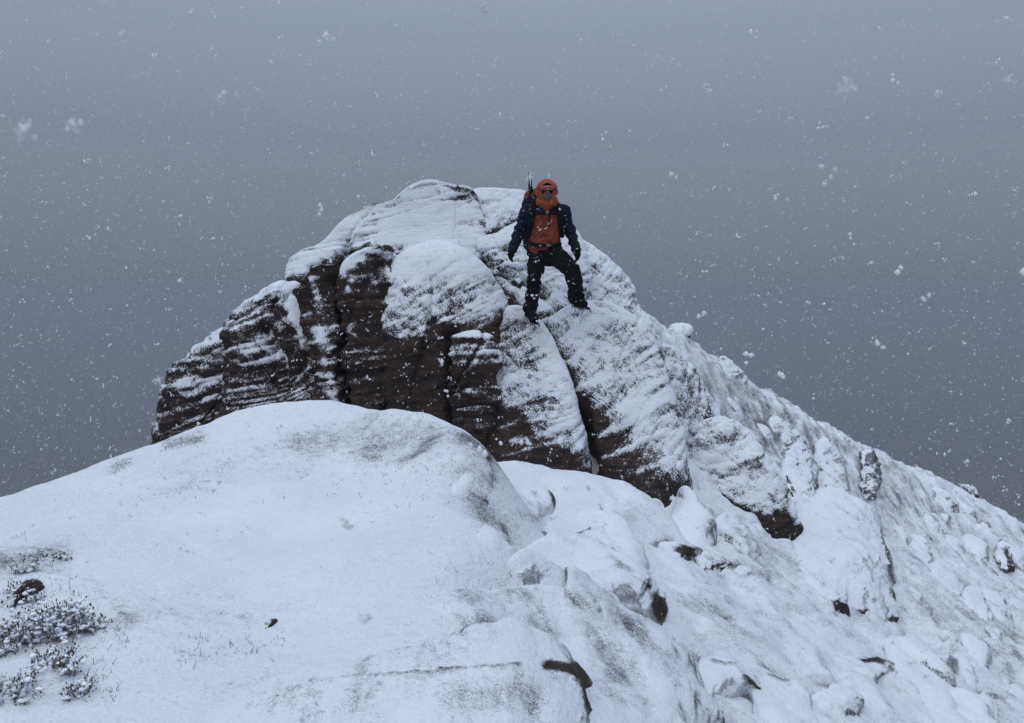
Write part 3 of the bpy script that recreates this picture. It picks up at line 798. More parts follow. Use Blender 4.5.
mound('curved dark edged stone low on the far right slope near the picture edge',
      [(994, 552), (1002, 542), (1010, 552), (1014, 572), (1004, 574), (996, 564)], H=0.22, p=4, q=2.4, bias=-0.1, seed=38, bare=[(1006, 548, 1012, 572, 3, 0.6)])
mound('rounded stone low in the snow at the right, left of the picture edge',
      [(968, 598), (976, 590), (986, 594), (988, 604), (978, 610), (968, 608)], H=0.14, p=4, q=2.4, seed=39)
mound('small bare stone peeping out right of the low speckled dome',
      [(646, 644), (656, 636), (670, 641), (672, 652), (660, 658), (648, 655)], H=0.09, p=4, q=2.4, bias=-0.3, floor=0.48, seed=40, bare=[(650, 640, 668, 650, 6, 0.5)])
mound('low slab with a dark curved upper edge in the lower right snow',
      [(690, 674), (706, 660), (730, 660), (752, 676), (764, 696), (735, 698), (704, 692)], H=0.1, tilt=0.5, p=5, q=2.2, floor=0.55, mat=M_DUST, seed=41, bias=-0.08, bare=[(700, 660, 735, 663, 3, 0.5), (735, 663, 760, 690, 3, 0.4)])
mound('long low slab stepping down below the dark edged one',
      [(746, 684), (762, 668), (784, 678), (810, 704), (826, 735), (790, 742), (758, 716)], H=0.1, tilt=0.5, p=5, q=2.2, floor=0.58, mat=M_DUST, seed=42, bias=-0.05, bare=[(762, 670, 790, 684, 3, 0.4)])
mound('thin curved stone edge under the large smothered boulder',
      [(850, 664), (864, 656), (884, 660), (900, 674), (880, 680), (860, 676)], H=0.12, p=4, q=2.2, floor=0.5, seed=43, bias=-0.12, bare=[(856, 658, 884, 660, 3, 0.6)])
mound('low stone with a dark fleck near the bottom, left of the corner slab',
      [(808, 694), (822, 686), (846, 694), (864, 709), (838, 715), (818, 708)], H=0.09, p=4, q=2.2, floor=0.5, seed=44, bias=-0.1)
mound('flat grey edged slab at the bottom right corner',
      [(926, 704), (950, 694), (988, 697), (1000, 712), (988, 745), (942, 742)], H=0.12, p=5, q=2.2, floor=0.52, mat=M_DUST, seed=45, bias=-0.1)
mound('snow covered hump on the near snow crest, grey speckled on its right side',
      [(444, 486), (452, 473), (464, 467), (474, 470), (478, 484), (474, 497), (460, 502), (448, 498)], H=0.09, tilt=0.4, p=3, q=1.8, floor=0.46, mat=M_DUST, seed=46, bias=-0.30, rough=0.7, dlim=1.06)
mound('second grey speckled hump on the near crest, below the first',
      [(456, 520), (468, 500), (486, 496), (500, 515), (510, 545), (508, 565), (485, 565), (466, 550)], H=0.09, tilt=0.4, p=3, q=1.8, floor=0.46, mat=M_DUST, seed=47, bias=-0.26, rough=0.7, dlim=1.06)

rs = np.random.RandomState(11)
GSMALL = 'small stones on the right slope'
cnt = 0
for _ in range(900):
    if cnt >= 42: break
    px, py = rs.uniform(690, 1024), rs.uniform(350, 700)
    d = ground_d(px, py)
    if d is None or d > 21.5 or d < 8.0: continue
    if 765 < px < 900 and 460 < py < 630: continue
    if px < 800 and py > 545: continue
    szp = np.exp(rs.uniform(math.log(0.12), math.log(0.45))) * F_PX / d
    a0 = rs.uniform(0.5, 1.0); asp = rs.uniform(0.22, 0.5)
    ol = []
    for t in range(7):
        a = t / 7 * 2 * math.pi
        rr = rs.uniform(0.7, 1.2)
        ex, ey = szp * math.cos(a) * rr, szp * asp * math.sin(a) * rr
        ol.append((px + ex * math.cos(a0) - ey * math.sin(a0), py + ex * math.sin(a0) + ey * math.cos(a0)))
    mound('small snow plastered stone half buried on the steep right hand slope', ol, H=0.07 + szp * d / F_PX * rs.uniform(0.15, 0.4), grp=GSMALL, name='stone', cat='stone', seed=100 + cnt,
          p=rs.uniform(3, 6), q=2.2, tilt=rs.uniform(0, 0.8), bias=rs.uniform(-0.25, 0.08), floor=rs.uniform(0.42, 0.6), rough=0.9, res=0.03, steep=1.8)
    cnt += 1


# ------------------------------------------------------------------ heather
def tubes(paths, radii, sides=4):
    vs, fs, off = [], [], 0
    for pth, rad in zip(paths, radii):
        pth = np.asarray(pth, float); n = len(pth)
        t = np.gradient(pth, axis=0); t /= np.linalg.norm(t, axis=1)[:, None] + 1e-9
        ref = np.array([0.3, 0.9, 0.2]); a = np.cross(t, ref); a /= np.linalg.norm(a, axis=1)[:, None] + 1e-9
        b = np.cross(t, a)
        r = np.linspace(rad, rad * 0.45, n)[:, None, None]
        an = np.arange(sides) / sides * 2 * math.pi
        ring = pth[:, None] + r * (np.cos(an)[None, :, None] * a[:, None] + np.sin(an)[None, :, None] * b[:, None])
        vs.append(ring.reshape(-1, 3)); fs.append(grid_faces(n, sides, wrap=True) + off); off += n * sides
    return np.concatenate(vs), np.concatenate(fs)


_ico = bmesh.new(); bmesh.ops.create_icosphere(_ico, subdivisions=2, radius=1.0)
ICO_V = np.array([v.co[:] for v in _ico.verts]); ICO_F = np.array([[v.index for v in f.verts] for f in _ico.faces]); _ico.free()
_ico = bmesh.new(); bmesh.ops.create_icosphere(_ico, subdivisions=1, radius=1.0)
ICO1_V = np.array([v.co[:] for v in _ico.verts]); ICO1_F = np.array([[v.index for v in f.verts] for f in _ico.faces]); _ico.free()


def blobs(centres, sizes, rs_, base=(ICO_V, ICO_F), jag=0.25):
    bv, bf = base
    c = np.asarray(centres, float); k = len(c)
    v = np.repeat(bv[None], k, 0) * np.asarray(sizes, float).reshape(k, 1, -1)
    v = v * (1 + jag * rs_.normal(size=(k, len(bv), 1)).clip(-2, 2) * 0.6)
    v = v + c[:, None]
    f = (bf[None] + (np.arange(k) * len(bv))[:, None, None]).reshape(-1, 3)
    return v.reshape(-1, 3), f


def ground_point(px, py):
    d = ground_d(px, py)
    q = P(px, py, d)
    q[2] = float(ground_q(np.array([q[0]]), np.array([q[1]]))[0])
    return q


def heather(label, px, py, n, h, spread, seed, snow=1.0, leanx=0.0):
    n = int(n * 1.25); h *= 0.85
    rs_ = np.random.RandomState(seed)
    b = ground_point(px, py)
    root = empty('heather_shrub', tuple(b))
    tag(root, label, 'heather', 'heather shrubs at the lower left')
    paths, rad, tips, cl = [], [], [], []
    for i in range(n):
        a = rs_.uniform(0, 2 * math.pi); r0 = rs_.uniform(0, spread * 0.45)
        st = b + np.array([math.cos(a) * r0, math.sin(a) * r0, -0.02])
        out = np.array([math.cos(a) * rs_.uniform(0.2, 1.0) + leanx, math.sin(a) * rs_.uniform(0.2, 1.0), rs_.uniform(0.35, 1.3)])
        out /= np.linalg.norm(out)
        ln = h * rs_.uniform(0.5, 1.1); p_ = [st]; dr = out.copy()
        for k in range(6):
            dr = dr + rs_.normal(size=3) * 0.22; dr /= np.linalg.norm(dr)
            p_.append(p_[-1] + dr * ln / 6)
        paths.append(p_); rad.append(0.0016)
        for k in range(2, 7):
            for q in range(2 if k < 6 else 3):
                d2 = dr + rs_.normal(size=3) * 0.8; d2 /= np.linalg.norm(d2)
                l2 = rs_.uniform(0.015, 0.045); m_ = p_[k] + d2 * l2 * 0.5 + rs_.normal(size=3) * 0.003
                paths.append([p_[k], m_, p_[k] + d2 * l2 + np.array([0, 0, 0.008])]); rad.append(0.0011)
                if rs_.rand() < 0.5: tips.append(p_[k] + d2 * l2)
            if rs_.rand() < 0.75 * snow: cl.append(p_[k] + np.array([0, 0, 0.006]))
    v, f = tubes(paths, rad)
    mesh_obj('branch', v, f, M_STEM, parent=root)
    tips = np.array(tips)
    v, f = blobs(tips, rs_.uniform(0.002, 0.0045, (len(tips), 1)) * np.array([[1, 1, 1.6]]), rs_, (ICO1_V, ICO1_F))
    mesh_obj('leaf_tip', v, f, M_STEM, parent=root)['kind'] = 'stuff'
    if cl:
        cl = np.array(cl)
        v, f = blobs(cl, rs_.uniform(0.004, 0.012, (len(cl), 1)) * np.array([[1.3, 1.3, 0.7]]), rs_, jag=0.2)
        mesh_obj('snow_load', v, f, M_SNOW, parent=root)['kind'] = 'stuff'


heather('tallest heather shrub with a dark upright tuft, in the snow at the lower left', 50, 636, 46, 0.22, 0.20, 1)
heather('snow loaded heather shrub just right of the tallest tuft', 72, 632, 34, 0.13, 0.16, 2)
heather('heather shrub cut by the left picture edge', 4, 645, 50, 0.11, 0.18, 3)
heather('low heather shrub beside the brown hollow at the left', 18, 600, 20, 0.09, 0.16, 4)
heather('thin heather sprig standing above the brown hollow', 24, 572, 9, 0.10, 0.06, 5, 0.5)
heather('snowy heather shrub below the tallest tuft', 60, 668, 30, 0.09, 0.18, 6)
heather('straggling heather with bent stems trailing to the right', 66, 694, 10, 0.10, 0.14, 7, 0.5, 0.8)
heather('low mat of heather at the far lower left', 14, 690, 22, 0.07, 0.2, 8)
heather('sparse arched heather sprigs up left of the big snow field', 58, 560, 7, 0.06, 0.10, 9, 0.8)

# bare brown turf
mound('dark brown bare hollow in the snow at the left edge', [(0, 610), (6, 600), (18, 594), (30, 586), (42, 582), (45, 588), (32, 596), (20, 608), (6, 613)], H=0.1, tilt=0.2, p=3, q=1.6, bias=-0.75, mat=M_ROCK, seed=60, rough=0.9, res=0.005, name='turf_clod', cat='turf', sink=0.05, floor=-0.5)
mound('small brown clod of turf in the middle of the smooth snow field', [(258, 629), (265, 623), (276, 619), (281, 621), (274, 627), (264, 632)], H=0.04, tilt=0.3, p=3, q=1.5, bias=-0.9, mat=M_ROCK, seed=61, rough=0.3, res=0.003, name='turf_clod', cat='turf', sink=0.012, floor=-0.5)

# tips of heath showing through along the crests: nobody could count them
paths, rad, cen = [], [], []
rs = np.random.RandomState(4)
LINES = [((130, 500), (330, 436), 60, 12), ((330, 436), (425, 428), 80, 12), ((165, 447), (200, 440), 40, 4), ((115, 470), (130, 464), 26, 3), ((20, 545), (75, 610), 40, 10),
         ((100, 625), (135, 645), 18, 4), ((190, 650), (280, 645), 30, 8), ((280, 690), (560, 666), 60, 8), ((430, 580), (640, 625), 60, 14), ((330, 455), (480, 470), 120, 22),
         ((385, 430), (500, 500), 80, 20), ((480, 620), (600, 640), 50, 22), ((100, 660), (110, 700), 20, 8), ((500, 660), (515, 667), 12, 3)]
for (x0, y0), (x1, y1), n, jit in LINES:
    for i in range(n):
        t = rs.rand()
        px, py = x0 + (x1 - x0) * t + rs.normal() * jit * 0.5, y0 + (y1 - y0) * t + rs.normal() * jit
        d = ground_d(px, py)
        if d is None or d > 9.5: continue
        b = P(px, py, d)
        for k in range(rs.randint(1, 5)):
            st = b + np.array([rs.normal() * 0.02, rs.normal() * 0.02, -0.01])
            dr = np.array([rs.normal() * 0.6, rs.normal() * 0.6, 1.0]); dr /= np.linalg.norm(dr); ln = rs.uniform(0.015, 0.045)
            paths.append([st, st + dr * ln * 0.6, st + dr * ln + rs.normal(size=3) * 0.006]); rad.append(rs.uniform(0.001, 0.002))
v, f = tubes(paths, rad, 3)
o = mesh_obj('heath_tips', v, f, M_STEM)
tag(o, 'sparse dark tips of heath and grass poking through the snow', 'heath', kind='stuff')

# ------------------------------------------------------------------ the climber
def hx(c): return c
M_NAVY = plain('navy_shell', (0.007, 0.010, 0.022), 0.8, 0.3, 25, 0.5, 0.12, 0.01, flecks=-0.035)
M_BLACK = plain('black_trousers', (0.005, 0.005, 0.006), 0.85, 0.3, 25, 0.5, 0.1, 0.01, flecks=-0.035)
M_ORANGE = plain('rust_orange_shell', (0.19, 0.038, 0.019), 0.65, 0.3, 14, 0.6, 0.25, 0.02)
M_ORANGE2 = plain('bright_orange_hood', (0.27, 0.050, 0.020), 0.6, 0.15, 18, 0.5, 0.3, 0.01)
M_SKIN = plain('weathered_skin', (0.30, 0.16, 0.11), 0.6, 0.1, 40, 0.2)
M_BEARD = plain('grey_face_mask', (0.11, 0.075, 0.07), 0.9, 0.6, 70, 0.6)
M_LENS = plain('goggle_lens', (0.20, 0.040, 0.022), 0.2, 0.1, 10, 0.0, 0.6)
M_STRAP = plain('black_webbing', (0.005, 0.005, 0.006), 0.85, 0.2, 60, 0.4, 0.1)
M_METAL = plain('dull_metal', (0.12, 0.12, 0.13), 0.4, 0.2, 60, 0.2, 0.5, 0.002, 0.7)
M_PACKR = plain('pack_red_trim', (0.16, 0.030, 0.022), 0.8, 0.2, 30, 0.3)
D0 = 10.15


def J(px, py, dd=0.0):
    return P(px, py, D0) + np.array([0, dd, 0])


def blend(parts, voxel=0.011, wrinkle=0.0, wscale=9.0, seed=0, smooth=6):
    """parts: ('c', a, b, ra, rb) tapered limb; ('e', centre, (rx, ry, rz)[, rotation matrix]) ellipsoid -> one continuous surface"""
    vs, fs, off = [], [], 0
    def add(v, f):
        nonlocal off
        vs.append(v); fs.extend((f + off).tolist()); off += len(v)
    for p_ in parts:
        if p_[0] == 'c':
            _, a, b, ra, rb = p_[:5]
            a, b = np.asarray(a), np.asarray(b); ln = np.linalg.norm(b - a)
            k = max(2, int(ln / (min(ra, rb) * 0.22)) + 1)
            for t in np.linspace(0, 1, k):
                add(ICO_V * (ra + (rb - ra) * t) + a + (b - a) * t, ICO_F)
        else:
            v = ICO_V * np.asarray(p_[2])
            if len(p_) > 3: v = v @ np.asarray(p_[3]).T
            add(v + np.asarray(p_[1]), ICO_F)
    me = bpy.data.meshes.new('tmp'); V_ = np.concatenate(vs)
    me.from_pydata(V_.tolist(), [], fs)
    o = bpy.data.objects.new('tmp', me); COL.objects.link(o)
    m = o.modifiers.new('r', 'REMESH'); m.mode = 'VOXEL'; m.voxel_size = voxel
    m2 = o.modifiers.new('s', 'SMOOTH'); m2.iterations = smooth; m2.factor = 0.5
    dg = bpy.context.evaluated_depsgraph_get()
    ev = o.evaluated_get(dg); r = ev.to_mesh()
    nv = len(r.vertices); co = np.zeros(nv * 3); r.vertices.foreach_get('co', co); co = co.reshape(-1, 3)
    no = np.zeros(nv * 3); r.vertices.foreach_get('normal', no); no = no.reshape(-1, 3)
    fc = [list(p.vertices) for p in r.polygons]
    ev.to_mesh_clear()
    bpy.data.objects.remove(o); bpy.data.meshes.remove(me)
    if wrinkle:
        q = co * wscale
        wr = 1 - np.abs(fbm(q * np.array([1, 1, 1.5]), 3, 300 + seed)) * 2
        co = co + no * (wr * wrinkle)[:, None]
    return co, fc


def put(name, vf, mat, parent, mats=None, pick=None):
    v, f = vf
    base = np.array(parent.location) if parent else np.zeros(3)
    me = bpy.data.meshes.new(name)
    me.from_pydata((v - base).tolist(), [], [list(x) for x in f])
    for p_ in me.polygons: p_.use_smooth = True
    me.materials.append(mat)
    for m_ in (mats or []): me.materials.append(m_)
    if pick is not None:
        for p_ in me.polygons:
            c = np.mean([v[i] for i in p_.vertices], 0)
            p_.material_index = pick(c, np.array(p_.normal))
    me.update()
    o = bpy.data.objects.new(name, me); COL.objects.link(o)
    if parent: o.parent = parent
    return o


# joints
pel = J(544, 250, 0.02); wai = J(543.5, 238, 0.0); che = J(544.5, 220, -0.03); nek = J(545.5, 205, -0.03); hed = J(546.5, 193, -0.10)
shA, shB = J(527.5, 212, 0.0), J(563, 212, 0.0)
elA, elB = J(518.5, 233, 0.03), J(571, 233, 0.04)
wrA, wrB = J(512.5, 250, -0.06), J(575.5, 250, -0.08)
hpA, hpB = J(537.5, 251, 0.02), J(551.5, 251, 0.0)
knA, knB = J(534.5, 281, -0.08), J(570, 270, -0.25)
anA, anB = J(530.5, 308, 0.04), J(575.5, 297, -0.10)

person = None
body_parts = [('c', pel, wai, 0.11, 0.10), ('c', wai, che, 0.10, 0.105), ('c', che, nek, 0.10, 0.06), ('c', nek, hed, 0.058, 0.06),
              ('e', hed + np.array([0, 0, 0.015]), (0.075, 0.092, 0.115)), ('e', hed + np.array([0, -0.055, -0.05]), (0.045, 0.035, 0.045)),
              ('e', hed + np.array([0.002, -0.098, -0.005]), (0.012, 0.018, 0.022)),
              ('c', shA, elA, 0.052, 0.04), ('c', elA, wrA, 0.04, 0.028), ('c', shB, elB, 0.052, 0.04), ('c', elB, wrB, 0.04, 0.028),
              ('c', che + np.array([0, 0, 0.06]), shA, 0.08, 0.06), ('c', che + np.array([0, 0, 0.06]), shB, 0.08, 0.06),
              ('c', hpA, knA, 0.085, 0.058), ('c', knA, anA, 0.058, 0.04), ('c', hpB, knB, 0.085, 0.058), ('c', knB, anB, 0.058, 0.04)]
bv, bf = blend(body_parts, 0.013)
foot = J(531, 320, -0.1)
me = bpy.data.meshes.new('person')
me.from_pydata((bv - foot).tolist(), [], bf)
for p_ in me.polygons: p_.use_smooth = True
me.materials.append(M_SKIN); me.update()
person = bpy.data.objects.new('person', me); COL.objects.link(person); person.location = foot
tag(person, 'climber in orange and navy jacket, orange hood and goggles, stepping down the rock', 'person')

# jacket: torso and both sleeves in one surface, orange front and hem, navy shoulders, sides and sleeves
jk = [('c', J(544, 251, 0.03), J(544, 246, 0.02), 0.150, 0.150), ('c', J(540, 248, 0.01), J(540, 234, 0.0), 0.128, 0.128), ('c', J(548.5, 248, 0.01), J(548.5, 234, 0.0), 0.128, 0.128),
      ('c', J(540, 234, 0.0), J(539, 218, -0.02), 0.128, 0.140), ('c', J(549, 234, 0.0), J(550, 218, -0.02), 0.128, 0.140),
      ('c', J(545, 214, -0.02), J(546, 205, -0.03), 0.150, 0.095),
      ('c', J(537, 214, 0.0), shA, 0.11, 0.082), ('c', J(553, 214, 0.0), shB, 0.11, 0.082),
      ('c', shA, elA, 0.076, 0.058), ('c', elA, wrA, 0.060, 0.044), ('c', shB, elB, 0.076, 0.058), ('c', elB, wrB, 0.060, 0.044),
      ('c', J(545.5, 207, -0.05), J(546, 202, -0.07), 0.095, 0.085)]
jv, jf = blend(jk, 0.010, 0.018, 6.5, 1, 4)
cl_, ct_ = J(535, 217, 0), J(557, 246.5, 0)


def jacket_mat(c, n):
    # project back to the photo to read the panel lines in real size: front panel from chest strap to belt
    y = c[1]; px = CX + F_PX * c[0] / (y * _cp - c[2] * _sp); py = CY - F_PX * (c[2] * _cp + y * _sp) / (y * _cp - c[2] * _sp)
    xl = 529.5 + (py - 216) * -0.02 + max(0, (228 - py)) * 0.45
    xr = 559.5
    if n[1] < 0.05 and xl < px < xr and 215 < py < 252: return 1
    if py >= 246 and 525 < px < 565: return 1 if n[1] < 0.3 else 0
    return 0


put('jacket', (jv, jf), M_NAVY, person, [M_ORANGE], jacket_mat)
# trousers
tr = [('c', J(540, 254, 0.02), J(549, 254, 0.01), 0.135, 0.135), ('c', hpA, knA, 0.115, 0.075), ('c', knA, J(531.5, 300, 0.02), 0.074, 0.070), ('c', J(531.5, 300, 0.02), anA, 0.070, 0.080),
      ('c', hpB, knB, 0.118, 0.080), ('c', knB, J(574.5, 285, -0.15), 0.085, 0.080), ('c', J(574.5, 285, -0.15), anB, 0.080, 0.088)]
put('trousers', blend(tr, 0.010, 0.018, 6.5, 2, 4), M_BLACK, person)


def boot(heel, toe, ank):
    heel, toe, ank = map(np.asarray, (heel, toe, ank))
    d = (toe - heel); ln = np.linalg.norm(d); d = d / ln
    v, f = blend([('c', heel + np.array([0, 0, 0.045]), toe + np.array([0, 0, 0.03]), 0.048, 0.042), ('c', (heel + toe) / 2 + np.array([0, 0, 0.035]), toe + np.array([0, 0, 0.03]), 0.052, 0.044),
                  ('c', heel + d * 0.06 + np.array([0, 0, 0.06]), ank, 0.056, 0.062)], 0.009, 0.003, 20, 5, 3)
    b = put('boot', (v, f), M_BLACK, person)
    side = np.cross(d, [0, 0, 1]); side /= np.linalg.norm(side)
    # sole with lugs
    vs, fs = [], []
    prof = [(0.0, .038), (.07, .042), (.14, .036), (.21, .048), (.27, .042), (.31, .018)]
    for z in (0.0, -0.016):
        for t, w_ in prof: vs.append(heel - d * 0.045 + d * t + side * w_ + np.array([0, 0, z]))
        for t, w_ in prof[::-1]: vs.append(heel - d * 0.045 + d * t - side * w_ + np.array([0, 0, z]))
    k = len(prof) * 2
    fs = [list(range(k)), list(range(2 * k - 1, k - 1, -1))] + [[i, (i + 1) % k, k + (i + 1) % k, k + i] for i in range(k)]
    s_ = put('sole', (np.array(vs), fs), M_STRAP, person); s_.parent = b
    sp, sr = [], []
    for t, w_ in prof[:-1]:
        for sg in (-1, 1):
            q = heel - d * 0.045 + d * (t + 0.015) + side * w_ * sg * 0.9 + np.array([0, 0, -0.012])
            sp.append([q, q + np.array([0, 0, -0.012]), q + np.array([0, 0, -0.03])]); sr.append(0.006)
    q = toe + d * 0.05 + np.array([0, 0, -0.004]); sp += [[q - side * 0.03, q - side * 0.03 + d * 0.02, q - side * 0.03 + d * 0.035 + np.array([0, 0, -0.02])], [q + side * 0.03, q + side * 0.03 + d * 0.02, q + side * 0.03 + d * 0.035 + np.array([0, 0, -0.02])]]; sr += [0.006, 0.006]
    sp.append([heel + side * 0.034 + np.array([0, 0, -0.016]), toe + side * 0.036 + np.array([0, 0, -0.016])]); sp.append([heel - side * 0.034 + np.array([0, 0, -0.016]), toe - side * 0.036 + np.array([0, 0, -0.016])])
    for t in (0.0, 0.12, 0.24): sp.append([heel + d * t - side * 0.036 + np.array([0, 0, -0.016]), heel + d * t + side * 0.036 + np.array([0, 0, -0.016])])
    c_ = put('crampon', blend([('c', g_[i], g_[i + 1], 0.0065, 0.0065) for g_ in sp for i in range(len(g_) - 1)], 0.004, smooth=1), M_METAL, person); c_.parent = b


boot(J(529.0, 314.5, 0.06), J(534.5, 321, -0.13), anA)
boot(J(575.5, 305, -0.06), J(582.5, 306.5, -0.22), anB)


def glove(wr, el, side, sc_=1.0):
    wr, el = np.asarray(wr), np.asarray(el)
    d = wr - el; d /= np.linalg.norm(d); d = d * 0.75 + np.array([0.1 * side, -0.15, -0.45]); d /= np.linalg.norm(d)
    ac = np.cross(d, [side * 1.0, 0.5, 0.0]); ac /= np.linalg.norm(ac)      # across the palm
    nrm = np.cross(ac, d)
    if nrm[0] * side > 0: nrm = -nrm                                        # palm faces the thigh
    if ac[1] > 0: ac = -ac                                                  # thumb side forward
    pc = wr + d * 0.055
    parts = [('c', wr - d * 0.05, wr, 0.050, 0.040), ('c', wr, pc, 0.036, 0.036), ('c', pc - ac * 0.022, pc + ac * 0.022 + d * 0.02, 0.030, 0.030)]
    for i, (off, l) in enumerate(((0.038, 0.072), (0.013, 0.082), (-0.012, 0.076), (-0.036, 0.058))):
        a = pc + ac * off + d * 0.022
        b = a + d * l * 0.42 + nrm * 0.006; c = b + (d * 0.85 + nrm * 0.5) * l * 0.33; e_ = c + (d * 0.5 + nrm * 0.85) * l * 0.28
        parts += [('c', a, b, 0.0125, 0.012), ('c', b, c, 0.012, 0.011), ('c', c, e_, 0.011, 0.0095)]
    a = wr + d * 0.025 + ac * 0.030; b = a + (ac * 0.8 + d * 0.6) * 0.035; c = b + (ac * 0.25 + d * 0.95 + nrm * 0.2) * 0.032
    parts += [('c', a, b, 0.016, 0.014), ('c', b, c, 0.014, 0.011)]
    put('glove', blend(parts, 0.0055, 0, smooth=3), M_BLACK, person)


glove(wrA, elA, -1)
glove(wrB, elB, 1)

# hood: a shell open at the face
hc = hed + np.array([0.0, 0.015, 0.005])
vs, fs = [], []
nu, nvv = 44, 30
for i in range(nvv):
    th = i / (nvv - 1)                                    # 0 at face rim, 1 at the back of the head
    for j in range(nu):
        a = j / nu * 2 * math.pi
        ph = R(33) + th * R(147)
        rx, ry, rz = 0.128, 0.150, 0.132
        x = rx * math.sin(ph) * math.cos(a); z = rz * math.sin(ph) * math.sin(a) + 0.010; y = -ry * math.cos(ph)
        if math.sin(a) < 0: z *= 1.30; x *= 1.0 + 0.12 * math.sin(a)
        else: z *= 1.0 - 0.06 * abs(math.cos(a))
        if math.sin(a) > 0.2: y -= 0.03 * (1 - th) * math.sin(a)       # peak over the brow
        n_ = 0.006 * math.sin(a * 9 + th * 5) * th
        vs.append(hc + np.array([x, y, z]) * (1 + n_))
outer = np.array(vs); inner = hc + (outer - hc) * 0.94
f1 = grid_faces(nvv, nu, wrap=True); f2 = f1[:, ::-1] + len(outer)
rim = np.array([[j, (j + 1) % nu, (j + 1) % nu + len(outer), j + len(outer)] for j in range(nu)])
hood = put('hood', (np.vstack([outer, inner]), np.vstack([f1, f2, rim]).tolist()), M_ORANGE2, person)
# high collar zipped over the chin
put('collar', blend([('c', J(546, 210, -0.12), J(546.5, 203.5, -0.12), 0.050, 0.085), ('c', J(541, 203, -0.09), J(552, 203, -0.09), 0.07, 0.07)], 0.009, 0.006, 14, 8, 3), M_ORANGE2, person)
# face: goggles, mask
gl = []
for i in range(15):
    a = -1.05 + 2.1 * i / 14
    gl.append(hed + np.array([0.080 * math.sin(a), -0.135 * math.cos(a) + 0.015, 0.030]))
v, f = blend([('c', gl[i], gl[i + 1], 0.040, 0.040) for i in range(14)], 0.007, smooth=3)
g = put('goggles', (v, f), M_STRAP, person)
v2, f2_ = blend([('c', gl[i] + np.array([0, -0.010, 0]), gl[i + 1] + np.array([0, -0.010, 0]), 0.034, 0.034) for i in range(1, 13)], 0.007, smooth=3)
s_ = put('lens', (v2, f2_), M_LENS, person); s_.parent = g
put('face_mask', blend([('e', hed + np.array([0, -0.098, -0.050]), (0.052, 0.045, 0.052)), ('e', hed + np.array([0.0, -0.135, -0.022]), (0.020, 0.022, 0.028))], 0.007, 0.003, 40, 3, 2), M_BEARD, person)

# zip, chest strap, belt, shoulder straps belong to the pack; drawn-on zip is the jacket's
put('zip', tubes([[J(548.5, 212, -0.19), J(548.5, 220, -0.185), J(549, 229, -0.175)]], [0.010], 6), M_STRAP, person)

# rucksack on the climber's back
pk = empty('rucksack', tuple(J(540, 240, 0.2)))
tag(pk, 'dark rucksack with red trim worn on the back of the climber', 'rucksack')
put('pack_body', blend([('c', J(538, 240, 0.24), J(537, 202, 0.24), 0.17, 0.15), ('c', J(547, 240, 0.24), J(546, 202, 0.24), 0.17, 0.15), ('c', J(530, 216, 0.16), J(530, 203, 0.17), 0.10, 0.09)], 0.014, 0.010, 8, 12), M_NAVY, pk)
put('pack_lid', blend([('c', J(531, 196, 0.20), J(545, 190, 0.22), 0.085, 0.075)], 0.012, 0.008, 9, 13), M_PACKR, pk)
put('side_pocket', blend([('c', J(524.5, 212, 0.14), J(523, 228, 0.15), 0.06, 0.07)], 0.011, 0.008, 9, 14), M_PACKR, pk)
for nm, pts in (('shoulder_strap', [J(534, 199, 0.05), J(533.5, 204, -0.10), J(532.5, 213, -0.165), J(531.5, 224, -0.16), J(528, 236, -0.06)]),
                ('shoulder_strap', [J(556, 201, 0.05), J(557.5, 206, -0.10), J(558.5, 214, -0.165), J(559.5, 224, -0.15), J(562, 236, -0.04)]),
                ('chest_strap', [J(532.5, 214.5, -0.185), J(540, 215, -0.20), J(547, 215.5, -0.205), J(558, 215, -0.185)]),
                ('hip_belt', [J(529, 243, -0.05), J(532, 245, -0.135), J(538, 246, -0.165), J(547, 246.5, -0.17), J(555, 246, -0.13), J(560, 244, -0.04)])):
    rr = {'shoulder_strap': 0.030, 'chest_strap': 0.014, 'hip_belt': 0.022}[nm]
    v, f = blend([('c', pts[i], pts[i + 1], rr, rr) for i in range(len(pts) - 1)], max(0.006, rr * 0.35), smooth=2)
    put(nm, (v, f), M_STRAP, pk)
put('buckle', blend([('e', J(546.5, 214, -0.215), (0.020, 0.012, 0.026))], 0.006, smooth=1), plain('brass_buckle', (0.16, 0.12, 0.05), 0.5, 0.2, 40), pk)
put('buckle', blend([('e', J(547, 246.5, -0.19), (0.022, 0.012, 0.018))], 0.006, smooth=1), M_METAL, pk)
# folded walking poles strapped to the pack
for lab, a, b in (('taller walking pole sticking up from the rucksack beside the orange hood', J(531, 226, 0.10), J(529, 173, 0.12)),
                  ('shorter walking pole sticking up from the rucksack beside the orange hood', J(532, 226, 0.12), J(531.8, 176, 0.14))):
    r_ = empty('walking_pole', tuple(a)); tag(r_, lab, 'walking pole', 'poles on the rucksack')
    put('shaft', tubes([[a, a * 0.5 + b * 0.5, b]], [0.012], 8), M_STRAP, r_)
    m_ = a * 0.28 + b * 0.72
    put('basket', tubes([[m_, m_ + (b - a) * 0.03, m_ + (b - a) * 0.1]], [0.022], 8), M_BLACK, r_)
    put('tip', tubes([[b, b + (b - a) * 0.02, b + (b - a) * 0.05]], [0.006], 6), M_METAL, r_)

